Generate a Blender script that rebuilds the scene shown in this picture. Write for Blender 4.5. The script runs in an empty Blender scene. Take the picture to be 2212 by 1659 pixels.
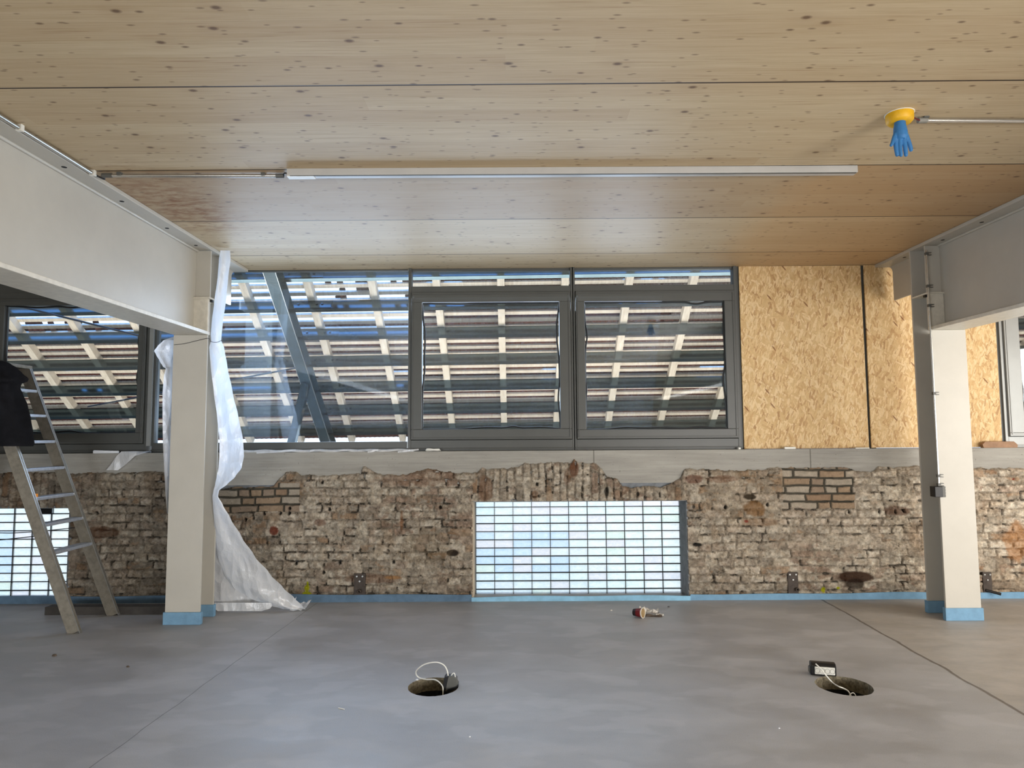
import bpy, math, random
import numpy as np
from mathutils import Vector, Matrix
random.seed(7); rng = np.random.default_rng(7)
S = bpy.context.scene
COL = S.collection
PI = math.pi

# ---------------------------------------------------------------- camera
F, PITCH, YAW, ROLL = 1455.6, 0.0750, -0.00336, -0.00625
EYE = Vector((0, 0, 1.6))
fw = Vector((math.sin(YAW)*math.cos(PITCH), math.cos(YAW)*math.cos(PITCH), math.sin(PITCH)))
rt = Vector((math.cos(YAW), -math.sin(YAW), 0)); up = rt.cross(fw)
rt, up = math.cos(ROLL)*rt + math.sin(ROLL)*up, -math.sin(ROLL)*rt + math.cos(ROLL)*up
cam = bpy.data.cameras.new('camera'); camo = bpy.data.objects.new('camera', cam); COL.objects.link(camo)
cam.sensor_fit = 'HORIZONTAL'; cam.sensor_width = 36; cam.lens = 36*F/2212; cam.clip_start = .05
M = Matrix((rt, up, -fw)).transposed().to_4x4(); M.translation = EYE; camo.matrix_world = M
S.camera = camo

def ray(px, py): return fw + rt*((px-1106)/F) - up*((py-829.5)/F)
def at(px, py, X=None, Y=None, Z=None):
    d = ray(px, py)
    if Y is not None: t = Y/d.y
    elif Z is not None: t = (Z-1.6)/d.z
    else: t = X/d.x
    return EYE + d*t

# ---------------------------------------------------------------- colour / materials
def lin(c): return tuple(((v/255/12.92) if v/255 <= .04045 else ((v/255+.055)/1.055)**2.4) for v in c)
def lin4(c): return lin(c)+(1,)
class NT:
    def __init__(s, name):
        s.m = bpy.data.materials.new(name); s.m.use_nodes = True; s.t = s.m.node_tree; s.t.nodes.clear()
        s.out = s.n('ShaderNodeOutputMaterial')
    def n(s, typ, **kw):
        o = s.t.nodes.new(typ)
        for k, v in kw.items():
            if k.startswith('_'): o.inputs[k[1:].replace('_', ' ')].default_value = v
            else: setattr(o, k, v)
        return o
    def l(s, a, b): s.t.links.new(a, b)
    def set(s, sock, v):
        if isinstance(v, (int, float, tuple, list)): sock.default_value = v
        else: s.l(v, sock)
    def coord(s, scale=(1, 1, 1), loc=(0, 0, 0), rot=(0, 0, 0), src=None):
        if src is None: src = s.n('ShaderNodeTexCoord').outputs['Object']
        mp = s.n('ShaderNodeMapping'); mp.inputs['Scale'].default_value = scale
        mp.inputs['Location'].default_value = loc; mp.inputs['Rotation'].default_value = rot
        s.l(src, mp.inputs['Vector']); return mp.outputs[0]
    def noise(s, vec, scale=5, detail=4, rough=.6, out='Fac'):
        o = s.n('ShaderNodeTexNoise'); o.inputs['Scale'].default_value = scale; o.inputs['Detail'].default_value = detail
        o.inputs['Roughness'].default_value = rough; s.l(vec, o.inputs['Vector']); return o.outputs[out]
    def vor(s, vec, scale=5, feature='F1', out='Distance', rand=1):
        o = s.n('ShaderNodeTexVoronoi', feature=feature); o.inputs['Scale'].default_value = scale
        o.inputs['Randomness'].default_value = rand; s.l(vec, o.inputs['Vector']); return o.outputs[out]
    def ramp(s, fac, stops, interp='LINEAR'):
        o = s.n('ShaderNodeValToRGB'); o.color_ramp.interpolation = interp; e = o.color_ramp.elements
        while len(e) < len(stops): e.new(.5)
        for i, (p, c) in enumerate(stops): e[i].position = p; e[i].color = c if len(c) == 4 else tuple(c)+(1,)
        s.l(fac, o.inputs[0]); return o.outputs[0]
    def math(s, op, a, b=0, c=0):
        o = s.n('ShaderNodeMath', operation=op)
        for i, v in enumerate((a, b, c)): s.set(o.inputs[i], v)
        return o.outputs[0]
    def mix(s, fac, a, b, mode='MIX'):
        o = s.n('ShaderNodeMix', data_type='RGBA', blend_type=mode)
        s.set(o.inputs[0], fac); s.set(o.inputs[6], a); s.set(o.inputs[7], b); return o.outputs[2]
    def maprange(s, v, a, b, c=0, d=1):
        o = s.n('ShaderNodeMapRange'); s.l(v, o.inputs[0])
        for i, q in enumerate((a, b, c, d)): o.inputs[i+1].default_value = q
        return o.outputs[0]
    def bump(s, h, strength=.3, dist=.01):
        o = s.n('ShaderNodeBump'); o.inputs['Strength'].default_value = strength; o.inputs['Distance'].default_value = dist
        s.l(h, o.inputs['Height']); return o.outputs[0]
    def pbr(s, col, rough=.5, metal=0, bump=None, spec=.5, **kw):
        p = s.n('ShaderNodeBsdfPrincipled'); s.set(p.inputs['Base Color'], col); s.set(p.inputs['Roughness'], rough)
        s.set(p.inputs['Metallic'], metal); s.set(p.inputs['Specular IOR Level'], spec)
        if bump is not None: s.l(bump, p.inputs['Normal'])
        for k, v in kw.items(): s.set(p.inputs[k.replace('_', ' ')], v)
        s.l(p.outputs[0], s.out.inputs[0]); return p

def mat_plain(name, c, rough=.5, metal=0, var=.12, scale=8, bump=.05, spec=.5):
    n = NT(name); v = n.coord(); f = n.noise(v, scale, 5)
    a = tuple(x*(1-var) for x in lin(c))+(1,); b = tuple(min(1, x*(1+var)) for x in lin(c))+(1,)
    col = n.ramp(f, [(.3, a), (.7, b)])
    fine = n.noise(v, 90, 2)
    n.pbr(col, rough, metal, n.bump(fine, bump, .004), spec)
    return n.m

MT = {}
MT['steel_paint'] = mat_plain('steel_paint', (186, 182, 172), .42, 0, .05, 3, .05)
MT['steel_edge'] = mat_plain('steel_edge', (212, 207, 194), .45, 0, .1, 20, .1)
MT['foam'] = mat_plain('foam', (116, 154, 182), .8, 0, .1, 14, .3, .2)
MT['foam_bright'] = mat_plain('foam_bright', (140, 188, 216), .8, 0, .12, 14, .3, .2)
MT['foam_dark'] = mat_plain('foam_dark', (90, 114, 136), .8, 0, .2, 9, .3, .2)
MT['frame'] = mat_plain('frame_grey', (74, 75, 72), .42, 0, .05, 5, .02)
MT['frame_light'] = mat_plain('frame_light', (150, 152, 150), .4, .3, .05, 5, .02)
MT['alu'] = mat_plain('alu', (175, 175, 172), .32, .75, .1, 30, .05)
MT['alu_dirty'] = mat_plain('alu_dirty', (140, 134, 122), .5, .45, .2, 25, .15)
MT['alu_tread'] = mat_plain('alu_tread', (185, 190, 198), .4, .5, .15, 35, .15)
MT['conduit'] = mat_plain('conduit', (190, 188, 182), .25, .85, .05, 30, .02)
MT['white_trunk'] = mat_plain('white_trunk', (176, 174, 170), .4, 0, .04, 6, .02)
MT['rubber'] = mat_plain('rubber', (14, 14, 15), .5, 0, .1, 20, .05)
MT['black_plastic'] = mat_plain('black_plastic', (22, 22, 24), .4, 0, .15, 20, .05)
MT['grey_plastic'] = mat_plain('grey_plastic', (88, 88, 84), .5, 0, .08, 20, .05)
MT['white_plastic'] = mat_plain('white_plastic', (225, 224, 216), .4, 0, .04, 20, .02)
MT['socket_grey'] = mat_plain('socket_grey', (128, 126, 118), .5, 0, .06, 20, .02)
MT['white_cable'] = mat_plain('white_cable', (228, 227, 220), .4, 0, .05, 20, .02)
MT['black_wire'] = mat_plain('black_wire', (30, 30, 32), .5, 0, .1, 20, .02)
MT['red_wire'] = mat_plain('red_wire', (100, 26, 30), .5, 0, .1, 20, .02)
MT['yellow'] = mat_plain('yellow_plastic', (222, 170, 16), .5, 0, .12, 25, .08)
MT['orange'] = mat_plain('orange_plastic', (240, 150, 50), .5, 0, .08, 25, .05)
MT['glove'] = mat_plain('glove_blue', (46, 112, 168), .55, 0, .12, 30, .15)
MT['jacket'] = mat_plain('jacket', (18, 19, 24), .85, 0, .35, 14, .5, .2)
MT['plate'] = mat_plain('rusty_plate', (70, 62, 56), .6, .5, .3, 25, .3)
MT['timber_dark'] = mat_plain('timber_dark', (62, 58, 54), .8, 0, .25, 12, .3)
MT['timber_block'] = mat_plain('timber_block', (150, 118, 92), .75, 0, .2, 16, .3)
MT['paper'] = mat_plain('paper_white', (225, 228, 232), .7, 0, .04, 20, .1)
MT['foil'] = mat_plain('foil_scrap', (205, 200, 192), .5, .2, .15, 60, .3)
MT['debris'] = mat_plain('debris_brown', (84, 72, 60), .8, 0, .3, 60, .4)
MT['cup_red'] = mat_plain('cup_red', (112, 24, 30), .4, 0, .3, 22, .02)
MT['cup_black'] = mat_plain('cup_black', (34, 28, 30), .4, 0, .3, 30, .02)
MT['cup_white'] = mat_plain('cup_white', (232, 228, 216), .5, 0, .03, 30, .02)
MT['cup_inside'] = mat_plain('cup_inside', (200, 176, 134), .5, 0, .08, 30, .02)
MT['dark'] = mat_plain('dark_gap', (10, 10, 10), .9, 0, .1, 20, .05)
MT['rough_hole'] = mat_plain('rough_hole', (120, 112, 94), .9, 0, .5, 60, 1.0, .2)
MT['shell'] = mat_plain('shell_plaster', (150, 145, 135), .9, 0, .08, 3, .1)
MT['reveal'] = mat_plain('reveal_mortar', (120, 124, 128), .9, 0, .25, 14, .5)
MT['reveal_light'] = mat_plain('reveal_light', (196, 180, 156), .9, 0, .15, 14, .5)

def wood_light():
    n = NT('roof_timber'); v = n.coord((1, 1, 1)); g = n.noise(n.coord((6, 1, 1)), 6, 4)
    c = n.ramp(g, [(.3, lin4((192, 174, 152))), (.7, lin4((220, 206, 186)))])
    k = n.vor(n.coord((1.0, 2, 2)), 6); kk = n.maprange(k, .03, .07, 1, 0)
    c = n.mix(n.math('MULTIPLY', kk, .6), c, lin4((120, 80, 50)))
    n.pbr(c, .7, 0, n.bump(g, .1, .003), .3); return n.m
MT['roof_timber'] = wood_light()
def tile_mat():
    n = NT('clay_tile'); v = n.coord(); g = n.noise(v, 7, 5)
    c = n.ramp(g, [(.3, lin4((58, 34, 30))), (.55, lin4((82, 42, 35))), (.75, lin4((62, 46, 40)))])
    n.pbr(c, .8, 0, n.bump(n.noise(v, 60, 3), .3, .01), .3); return n.m
MT['tile'] = tile_mat()
def steel_green():
    n = NT('galvanised_blue_green'); v = n.coord(); g = n.noise(v, 5, 5)
    c = n.ramp(g, [(.3, (.065, .095, .105, 1)), (.7, (.09, .125, .14, 1))])
    n.pbr(c, .16, .9, n.bump(n.noise(v, 40, 2), .05, .003), .6); return n.m
MT['steel_green'] = steel_green()
MT['steel_dark'] = mat_plain('steel_dark', (58, 72, 78), .35, .5, .15, 6, .05)

def glass_mat(name='window_glass', refl=.1, tint=(.93, .97, 1)):
    n = NT(name); v = n.coord(); g = n.noise(v, 1.5, 3)
    tr = n.n('ShaderNodeBsdfTransparent'); tr.inputs[0].default_value = tint+(1,)
    gl = n.n('ShaderNodeBsdfGlossy'); gl.inputs['Roughness'].default_value = .02; gl.inputs[0].default_value = (.9, .95, 1, 1)
    n.l(n.bump(g, .02, .02), gl.inputs['Normal'])
    lw = n.n('ShaderNodeLayerWeight'); lw.inputs[0].default_value = .25
    f = n.math('ADD', n.math('MULTIPLY', lw.outputs['Fresnel'], .8), refl*.6)
    mx = n.n('ShaderNodeMixShader'); n.l(f, mx.inputs[0]); n.l(tr.outputs[0], mx.inputs[1]); n.l(gl.outputs[0], mx.inputs[2])
    # thin dusty smears
    df = n.n('ShaderNodeBsdfDiffuse'); df.inputs[0].default_value = (.8, .86, .95, 1)
    d = n.maprange(n.noise(n.coord((3, 3, .6)), 3, 6, .7), .5, .8, 0, .015)
    m2 = n.n('ShaderNodeMixShader'); n.l(d, m2.inputs[0]); n.l(mx.outputs[0], m2.inputs[1]); n.l(df.outputs[0], m2.inputs[2])
    n.l(m2.outputs[0], n.out.inputs[0]); return n.m
MT['glass'] = glass_mat()

def block_glass():
    n = NT('glass_block'); v = n.coord()
    at_ = n.n('ShaderNodeAttribute', attribute_name='tint')
    w = n.noise(n.coord((1, 1, 2.2)), 22, 4, .65)
    w2 = n.noise(n.coord((1, 1, 1)), 70, 3)
    k = n.math('ADD', n.math('MULTIPLY', w, .75), n.math('MULTIPLY', w2, .4))
    c = n.mix(n.maprange(k, .35, .75, 0, 1), n.mix(1, at_.outputs['Color'], (.74, .84, .88, 1), 'MULTIPLY'), at_.outputs['Color'])
    tr = n.n('ShaderNodeBsdfTransparent'); n.l(c, tr.inputs[0])
    tl = n.n('ShaderNodeBsdfTranslucent'); n.l(c, tl.inputs[0])
    gl = n.n('ShaderNodeBsdfGlossy'); gl.inputs['Roughness'].default_value = .15
    n.l(n.bump(w, .4, .02), gl.inputs['Normal']); n.l(n.bump(w, .4, .02), tl.inputs['Normal'])
    a = n.n('ShaderNodeMixShader'); a.inputs[0].default_value = .45; n.l(tr.outputs[0], a.inputs[1]); n.l(tl.outputs[0], a.inputs[2])
    b = n.n('ShaderNodeMixShader'); b.inputs[0].default_value = .06; n.l(a.outputs[0], b.inputs[1]); n.l(gl.outputs[0], b.inputs[2])
    n.l(b.outputs[0], n.out.inputs[0]); return n.m
MT['glass_block'] = block_glass()

def film_mat():
    n = NT('plastic_film'); v = n.coord()
    g = n.noise(n.coord((1, 1, .5)), 9, 6, .65); g2 = n.noise(v, 40, 3)
    cr = n.vor(n.coord((1.6, 1.6, .7), rot=(.4, .3, 0)), 7); cr2 = n.vor(n.coord((1, 1, .6), rot=(.9, .5, 0)), 17); h = n.math('ADD', n.math('MULTIPLY', n.math('ADD', cr, n.math('MULTIPLY', cr2, .35)), .9), n.math('ADD', n.math('MULTIPLY', g, .5), n.math('MULTIPLY', g2, .08)))
    bp = n.bump(h, .8, .035)
    df = n.n('ShaderNodeBsdfDiffuse'); df.inputs[0].default_value = (.86, .86, .86, 1)
    tl = n.n('ShaderNodeBsdfTranslucent'); tl.inputs[0].default_value = (.82, .90, 1, 1)
    gl = n.n('ShaderNodeBsdfGlossy'); gl.inputs['Roughness'].default_value = .22; gl.inputs[0].default_value = (.95, .97, 1, 1)
    tr = n.n('ShaderNodeBsdfTransparent')
    for s_ in (df, tl, gl): n.l(bp, s_.inputs['Normal'])
    a = n.n('ShaderNodeMixShader'); a.inputs[0].default_value = .38; n.l(df.outputs[0], a.inputs[1]); n.l(tl.outputs[0], a.inputs[2])
    b = n.n('ShaderNodeMixShader'); b.inputs[0].default_value = .08; n.l(a.outputs[0], b.inputs[1]); n.l(gl.outputs[0], b.inputs[2])
    c = n.n('ShaderNodeMixShader'); c.inputs[0].default_value = .05; n.l(b.outputs[0], c.inputs[1]); n.l(tr.outputs[0], c.inputs[2])
    n.l(c.outputs[0], n.out.inputs[0]); return n.m
MT['film'] = film_mat()

# ---------------------------------------------------------------- mesh helpers
class MB:
    def __init__(s): s.v = []; s.f = []; s.mi = []; s.sm = []
    def add(s, vs, fs, mi=0, smooth=False):
        b = len(s.v); s.v += [tuple(x) for x in vs]
        for f in fs: s.f.append(tuple(i+b for i in f)); s.mi.append(mi); s.sm.append(smooth)
    def box(s, x0, x1, y0, y1, z0, z1, mi=0):
        x0, x1 = sorted((x0, x1)); y0, y1 = sorted((y0, y1)); z0, z1 = sorted((z0, z1))
        vs = [(x, y, z) for z in (z0, z1) for y in (y0, y1) for x in (x0, x1)]
        s.add(vs, [(0, 2, 3, 1), (4, 5, 7, 6), (0, 1, 5, 4), (2, 6, 7, 3), (0, 4, 6, 2), (1, 3, 7, 5)], mi); return s
    def bar(s, a, b, w, h, ref=(0, 0, 1), mi=0):
        """box from a to b; w across, h along ref"""
        a, b = Vector(a), Vector(b); d = (b-a).normalized(); r = Vector(ref); r = (r - d*r.dot(d)).normalized(); q = d.cross(r)
        vs = [p + q*(i*w/2) + r*(j*h/2) for p in (a, b) for j in (-1, 1) for i in (-1, 1)]
        s.add(vs, [(0, 2, 3, 1), (4, 5, 7, 6), (0, 1, 5, 4), (2, 6, 7, 3), (0, 4, 6, 2), (1, 3, 7, 5)], mi); return s
    def tube(s, pts, r, n=10, mi=0, caps=True, closed=False):
        pts = [Vector(p) for p in pts]; N = len(pts); rs = r if isinstance(r, (list, tuple)) else [r]*N
        rings = []; prev = None
        for i, p in enumerate(pts):
            if closed: t = (pts[(i+1) % N]-pts[i-1])
            else: t = pts[min(i+1, N-1)]-pts[max(i-1, 0)]
            t.normalize()
            if prev is None: prev = t.orthogonal().normalized()
            u = (prev - t*prev.dot(t)); u = u.normalized() if u.length > 1e-6 else t.orthogonal().normalized(); prev = u; w = t.cross(u)
            rings.append([p + (u*math.cos(2*PI*k/n) + w*math.sin(2*PI*k/n))*rs[i] for k in range(n)])
        vs = [q for g in rings for q in g]; fs = []
        for i in range(N if closed else N-1):
            j = (i+1) % N
            for k in range(n): fs.append((i*n+k, i*n+(k+1) % n, j*n+(k+1) % n, j*n+k))
        s.add(vs, fs, mi, True)
        if caps and not closed: s.add(rings[0], [tuple(range(n))[::-1]], mi); s.add(rings[-1], [tuple(range(n))], mi)
        return s
    def prism(s, pts, off, mi=0):
        """polygon pts extruded by vector off"""
        n = len(pts); off = Vector(off); vs = [Vector(p) for p in pts] + [Vector(p)+off for p in pts]
        fs = [tuple(range(n))[::-1], tuple(range(n, 2*n))] + [(i, (i+1) % n, n+(i+1) % n, n+i) for i in range(n)]
        s.add(vs, fs, mi); return s
    def lathe(s, o, ax, prof, n=32, mi=0, smooth=True):
        """prof: (r, h) along ax from o"""
        o, ax = Vector(o), Vector(ax).normalized(); u = ax.orthogonal().normalized(); w = ax.cross(u)
        vs = [o + ax*h + (u*math.cos(2*PI*k/n) + w*math.sin(2*PI*k/n))*r for r, h in prof for k in range(n)]
        fs = [(i*n+k, i*n+(k+1) % n, (i+1)*n+(k+1) % n, (i+1)*n+k) for i in range(len(prof)-1) for k in range(n)]
        s.add(vs, fs, mi, smooth); return s
    def build(s, name, mats, parent=None, bevel=0, seg=2, sub=0):
        me = bpy.data.meshes.new(name); me.from_pydata(s.v, [], s.f)
        if not isinstance(mats, (list, tuple)): mats = [mats]
        for m in mats: me.materials.append(MT[m] if isinstance(m, str) else m)
        me.polygons.foreach_set('material_index', s.mi); me.polygons.foreach_set('use_smooth', s.sm); me.update()
        o = bpy.data.objects.new(name, me); COL.objects.link(o)
        if parent is not None: o.parent = parent; o.matrix_parent_inverse = parent.matrix_basis.inverted()
        if bevel:
            b = o.modifiers.new('bevel', 'BEVEL'); b.width = bevel; b.segments = seg; b.limit_method = 'ANGLE'; b.harden_normals = False
        if sub:
            q = o.modifiers.new('sub', 'SUBSURF'); q.levels = sub; q.render_levels = sub
        return o
def tag(o, label=None, cat=None, group=None, kind=None):
    if label: o['label'] = label
    if cat: o['category'] = cat
    if group: o['group'] = group
    if kind: o['kind'] = kind
    return o
def empty(name, loc, label=None, cat=None, group=None, kind=None):
    o = bpy.data.objects.new(name, None); COL.objects.link(o); o.location = loc; o.empty_display_size = .1
    return tag(o, label, cat, group, kind)
def smoothpts(pts, n=8):
    pts = [Vector(p) for p in pts]; out = []
    for i in range(len(pts)-1):
        p0 = pts[max(i-1, 0)]; p1 = pts[i]; p2 = pts[i+1]; p3 = pts[min(i+2, len(pts)-1)]
        for k in range(n):
            t = k/n
            out.append(.5*((2*p1)+(p2-p0)*t+(2*p0-5*p1+4*p2-p3)*t*t+(3*p1-p0-3*p2+p3)*t**3))
    out.append(pts[-1]); return out

# ---------------------------------------------------------------- key dimensions
HC = 3.297            # ceiling
YW = 6.655            # brick face
YC = 6.70             # concrete face
YF = 6.75             # window frame inner face
XL, XR = -2.70, 3.665 # inner edges of the column flanges
CW = .30
Y1, Y2 = 5.88, 6.135  # column front flange face, back flange face
ZB = 2.496            # underside of main beams
RX0, RX1, RY0 = -6.2, 6.9, -4.5

# ================================================================ FLOOR
hole1 = at(936, 1483, Z=0); hole2 = at(1823, 1481, Z=0)
HR1 = (at(991, 1483, Z=0)-at(882, 1483, Z=0)).length/2; HR2 = (at(1881, 1481, Z=0)-at(1765, 1481, Z=0)).length/2
def floor_mat():
    n = NT('screed_floor'); tc = n.n('ShaderNodeTexCoord'); v = tc.outputs['Object']
    big = n.noise(n.coord((1, .8, 1)), 1.1, 5, .55)
    med = n.noise(n.coord((1, 2.2, 1), rot=(0, 0, .25)), 1.8, 6, .6)
    c = n.ramp(big, [(.3, lin4((154, 152, 151))), (.5, lin4((168, 168, 170))), (.72, lin4((178, 176, 174)))])
    c = n.mix(.55, c, n.ramp(med, [(.3, lin4((144, 142, 139))), (.55, lin4((170, 169, 170))), (.75, lin4((186, 184, 182)))]))
    pt = n.noise(n.coord((1, 1.5, 1), loc=(3, 1, 0)), 1.6, 2, .4); c = n.mix(n.maprange(pt, .47, .52, 0, .16), c, lin4((112, 108, 104)))
    pt2 = n.noise(n.coord((1, 1.8, 1), loc=(7, 5, 0)), 2.3, 3, .5); c = n.mix(n.maprange(pt2, .54, .60, 0, .16), c, lin4((206, 204, 206)))
    fine = n.noise(v, 240, 2); c = n.mix(.10, c, n.ramp(fine, [(.35, (.05, .05, .05, 1)), (.65, (.7, .7, .7, 1))]))
    sp = n.noise(v, 60, 3); c = n.mix(n.maprange(sp, .68, .74, 0, .35), c, lin4((80, 76, 70)))
    sx = n.n('ShaderNodeSeparateXYZ'); n.l(v, sx.inputs[0]); X, Y = sx.outputs[0], sx.outputs[1]
    def linemask(a, b, wd, wob, ws):
        # distance to the line through a, b  (x as a function of y)
        k = (b[0]-a[0])/(b[1]-a[1]); q = n.math('SUBTRACT', X, n.math('ADD', n.math('MULTIPLY', n.math('SUBTRACT', Y, a[1]), k), a[0]))
        wn = n.math('MULTIPLY', n.math('SUBTRACT', n.noise(v, ws, 3), .5), wob)
        q = n.math('ADD', q, wn); return q, n.maprange(n.math('ABSOLUTE', q), wd*.4, wd, 1, 0)
    A, B = at(1785, 1300, Z=0), at(2212, 1543, Z=0)
    q, m1 = linemask(A, B, .016, .06, 2.5)
    right = n.maprange(q, -.01, .03, 0, 1)
    c = n.mix(n.math('MULTIPLY', right, .35), c, n.ramp(n.noise(n.coord((1, 2, 1)), 4, 6, .7), [(.3, lin4((136, 126, 112))), (.7, lin4((188, 176, 156)))]))
    c = n.mix(n.math('MULTIPLY', m1, .75), c, lin4((74, 62, 48)))
    A, B = at(640, 1335, Z=0), at(245, 1622, Z=0)
    q2, m2 = linemask(A, B, .0045, .05, 1.6)
    c = n.mix(n.math('MULTIPLY', m2, .6), c, lin4((66, 62, 58)))
    h = n.math('ADD', n.math('MULTIPLY', med, .6), n.math('MULTIPLY', fine, .03))
    h = n.math('SUBTRACT', h, n.math('MULTIPLY', m1, .5))
    r = n.ramp(med, [(.3, (.40,)*3), (.7, (.58,)*3)])
    n.pbr(c, r, 0, n.bump(h, .15, .02), .5); return n.m
MT['floor'] = floor_mat()
def floor():
    import bmesh
    bm = bmesh.new(); outer = [bm.verts.new(p) for p in ((RX0, RY0, 0), (RX1, RY0, 0), (RX1, 7.0, 0), (RX0, 7.0, 0))]
    ed = [bm.edges.new((outer[i], outer[(i+1) % 4])) for i in range(4)]
    rings = []
    for c, r in ((hole1, HR1), (hole2, HR2)):
        n = 64; rr = [r*(1+random.uniform(-.012, .012)) for _ in range(n)]
        vs = [bm.verts.new((c.x+rr[k]*math.cos(2*PI*k/n), c.y+rr[k]*math.sin(2*PI*k/n), 0)) for k in range(n)]
        ed += [bm.edges.new((vs[k], vs[(k+1) % n])) for k in range(n)]; rings.append((c, vs))
    bmesh.ops.triangle_fill(bm, use_beauty=True, edges=ed, normal=(0, 0, 1))
    for f in bm.faces:
        f.normal_update()
        if f.normal.z < 0: f.normal_flip()
    for c, vs in rings:
        n = len(vs); prev = vs
        for lv in range(1, 6):
            z = -.042*lv
            new = [bm.verts.new((p.co.x+random.uniform(-.004, .004), p.co.y+random.uniform(-.004, .004), z)) for p in vs]
            for k in range(n):
                f = bm.faces.new((prev[k], prev[(k+1) % n], new[(k+1) % n], new[k])); f.material_index = 1 if lv < 3 else 2  # black on the deeper rings stands in for shade inside the hole
            prev = new
        f = bm.faces.new(prev); f.material_index = 2
    # slab underside
    lo = [bm.verts.new((v.co.x, v.co.y, -.25)) for v in outer]
    for i in range(4): bm.faces.new((outer[(i+1) % 4], outer[i], lo[i], lo[(i+1) % 4]))
    bm.faces.new(lo[::-1])
    me = bpy.data.meshes.new('floor'); bm.to_mesh(me); bm.free()
    for m in ('floor', 'rough_hole', 'dark'): me.materials.append(MT[m])
    o = bpy.data.objects.new('floor', me); COL.objects.link(o); tag(o, kind='structure'); return o
floor()

# ================================================================ CEILING
def ceiling_mat():
    n = NT('timber_ceiling'); tc = n.n('ShaderNodeTexCoord'); v = tc.outputs['Object']
    sx = n.n('ShaderNodeSeparateXYZ'); n.l(v, sx.inputs[0]); X, Y = sx.outputs[0], sx.outputs[1]
    P = 1.027; off = 3.155 - 3*P
    yy = n.math('DIVIDE', n.math('SUBTRACT', Y, off), P); pf = n.math('FRACT', yy); pid = n.math('FLOOR', yy)
    seam = n.maprange(n.math('ABSOLUTE', n.math('SUBTRACT', pf, .5)), .4925, .4965, 0, 1)
    # lamellas
    LW = P/8; ly = n.math('DIVIDE', n.math('SUBTRACT', Y, off), LW); lid = n.math('FLOOR', ly); lf = n.math('FRACT', ly)
    wn = n.n('ShaderNodeTexWhiteNoise', noise_dimensions='1D'); n.l(lid, wn.inputs['W'])
    xs = n.math('DIVIDE', n.math('ADD', X, n.math('MULTIPLY', wn.outputs[0], 9)), 3.2); sid = n.math('FLOOR', xs)
    cb = n.n('ShaderNodeCombineXYZ'); n.l(lid, cb.inputs[0]); n.l(sid, cb.inputs[1])
    wn2 = n.n('ShaderNodeTexWhiteNoise', noise_dimensions='3D'); n.l(cb.outputs[0], wn2.inputs['Vector'])
    lseam = n.maprange(n.math('ABSOLUTE', n.math('SUBTRACT', lf, .5)), .486, .497, 0, 1)
    lrand = n.math('GREATER_THAN', wn.outputs[0], .45)
    wnp = n.n('ShaderNodeTexWhiteNoise', noise_dimensions='1D'); n.l(n.math('ADD', pid, 3), wnp.inputs['W'])
    grain = n.noise(n.coord((.35, 9, 1)), 5, 6, .65)
    grain2 = n.noise(n.coord((.8, 30, 1)), 5, 3, .6)
    base = n.ramp(grain, [(.25, lin4((182, 162, 128))), (.5, lin4((196, 177, 145))), (.75, lin4((206, 189, 159)))])
    base = n.mix(.25, base, n.ramp(grain2, [(.35, lin4((174, 150, 114))), (.65, lin4((214, 198, 166)))]))
    base = n.mix(n.math('MULTIPLY', wn2.outputs[0], .30), base, lin4((164, 132, 94)))
    # panel tones: the fourth panel from the front is browner
    d4 = n.math('LESS_THAN', n.math('ABSOLUTE', n.math('SUBTRACT', pid, 4)), .5)
    base = n.mix(n.math('MULTIPLY', d4, .42), base, lin4((152, 124, 94)))
    d5 = n.math('GREATER_THAN', pid, 4.5)
    rightx = n.maprange(n.math('ADD', X, n.math('MULTIPLY', n.noise(v, 3, 3), .3)), 1.95, 2.25, 0, 1)
    base = n.mix(n.math('MULTIPLY', n.math('MULTIPLY', rightx, n.math('GREATER_THAN', pid, 3.5)), .30), base, lin4((190, 142, 84)))  # warmer tone at the right paints in the missing window sheen
    # knots
    def knots(sc, lo, hi, thr, seed, el):
        vv = n.coord((el, 1, 1), loc=(seed, seed*1.7, 0))
        wv = n.n('ShaderNodeTexVoronoi', voronoi_dimensions='2D'); wv.inputs['Scale'].default_value = sc; n.l(vv, wv.inputs['Vector'])
        sc_ = n.n('ShaderNodeSeparateColor'); n.l(wv.outputs['Color'], sc_.inputs[0])
        return n.math('MULTIPLY', n.maprange(wv.outputs['Distance'], lo, hi, 1, 0), n.math('GREATER_THAN', sc_.outputs[0], thr))
    warp = None
    k1 = knots(3.4, .022, .055, .45, 0, .6); k2 = knots(6.0, .02, .060, .45, 3.3, .45); k3 = n.math('MAXIMUM', knots(11, .03, .08, .5, 8.1, .32), knots(17, .03, .09, .55, 5.7, .3))
    kk = n.math('MAXIMUM', k1, n.math('MAXIMUM', n.math('MULTIPLY', k2, .9), n.math('MULTIPLY', k3, .7)))
    halo = knots(3.4, .04, .22, .45, 0, .6)
    base = n.mix(n.math('MULTIPLY', halo, .12), base, lin4((130, 92, 60)))
    base = n.mix(n.math('MULTIPLY', kk, .8), base, lin4((86, 58, 40)))
    # dark streaks
    st = n.noise(n.coord((.45, 20, 1), loc=(4, 2, 0)), 4, 4, .6)
    base = n.mix(n.maprange(st, .62, .72, 0, .5), base, lin4((134, 92, 58)))
    # water stain next to the left beam
    dx = n.math('DIVIDE', n.math('SUBTRACT', X, -2.45), .42); dy = n.math('DIVIDE', n.math('SUBTRACT', Y, 4.85), .9)
    dd = n.math('SQRT', n.math('ADD', n.math('MULTIPLY', dx, dx), n.math('MULTIPLY', dy, dy)))
    stn = n.math('MULTIPLY', n.maprange(dd, .2, 1.1, 1, 0), n.maprange(n.noise(n.coord((2, 5, 1)), 4, 6, .7), .42, .6, 0, .8))
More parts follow.
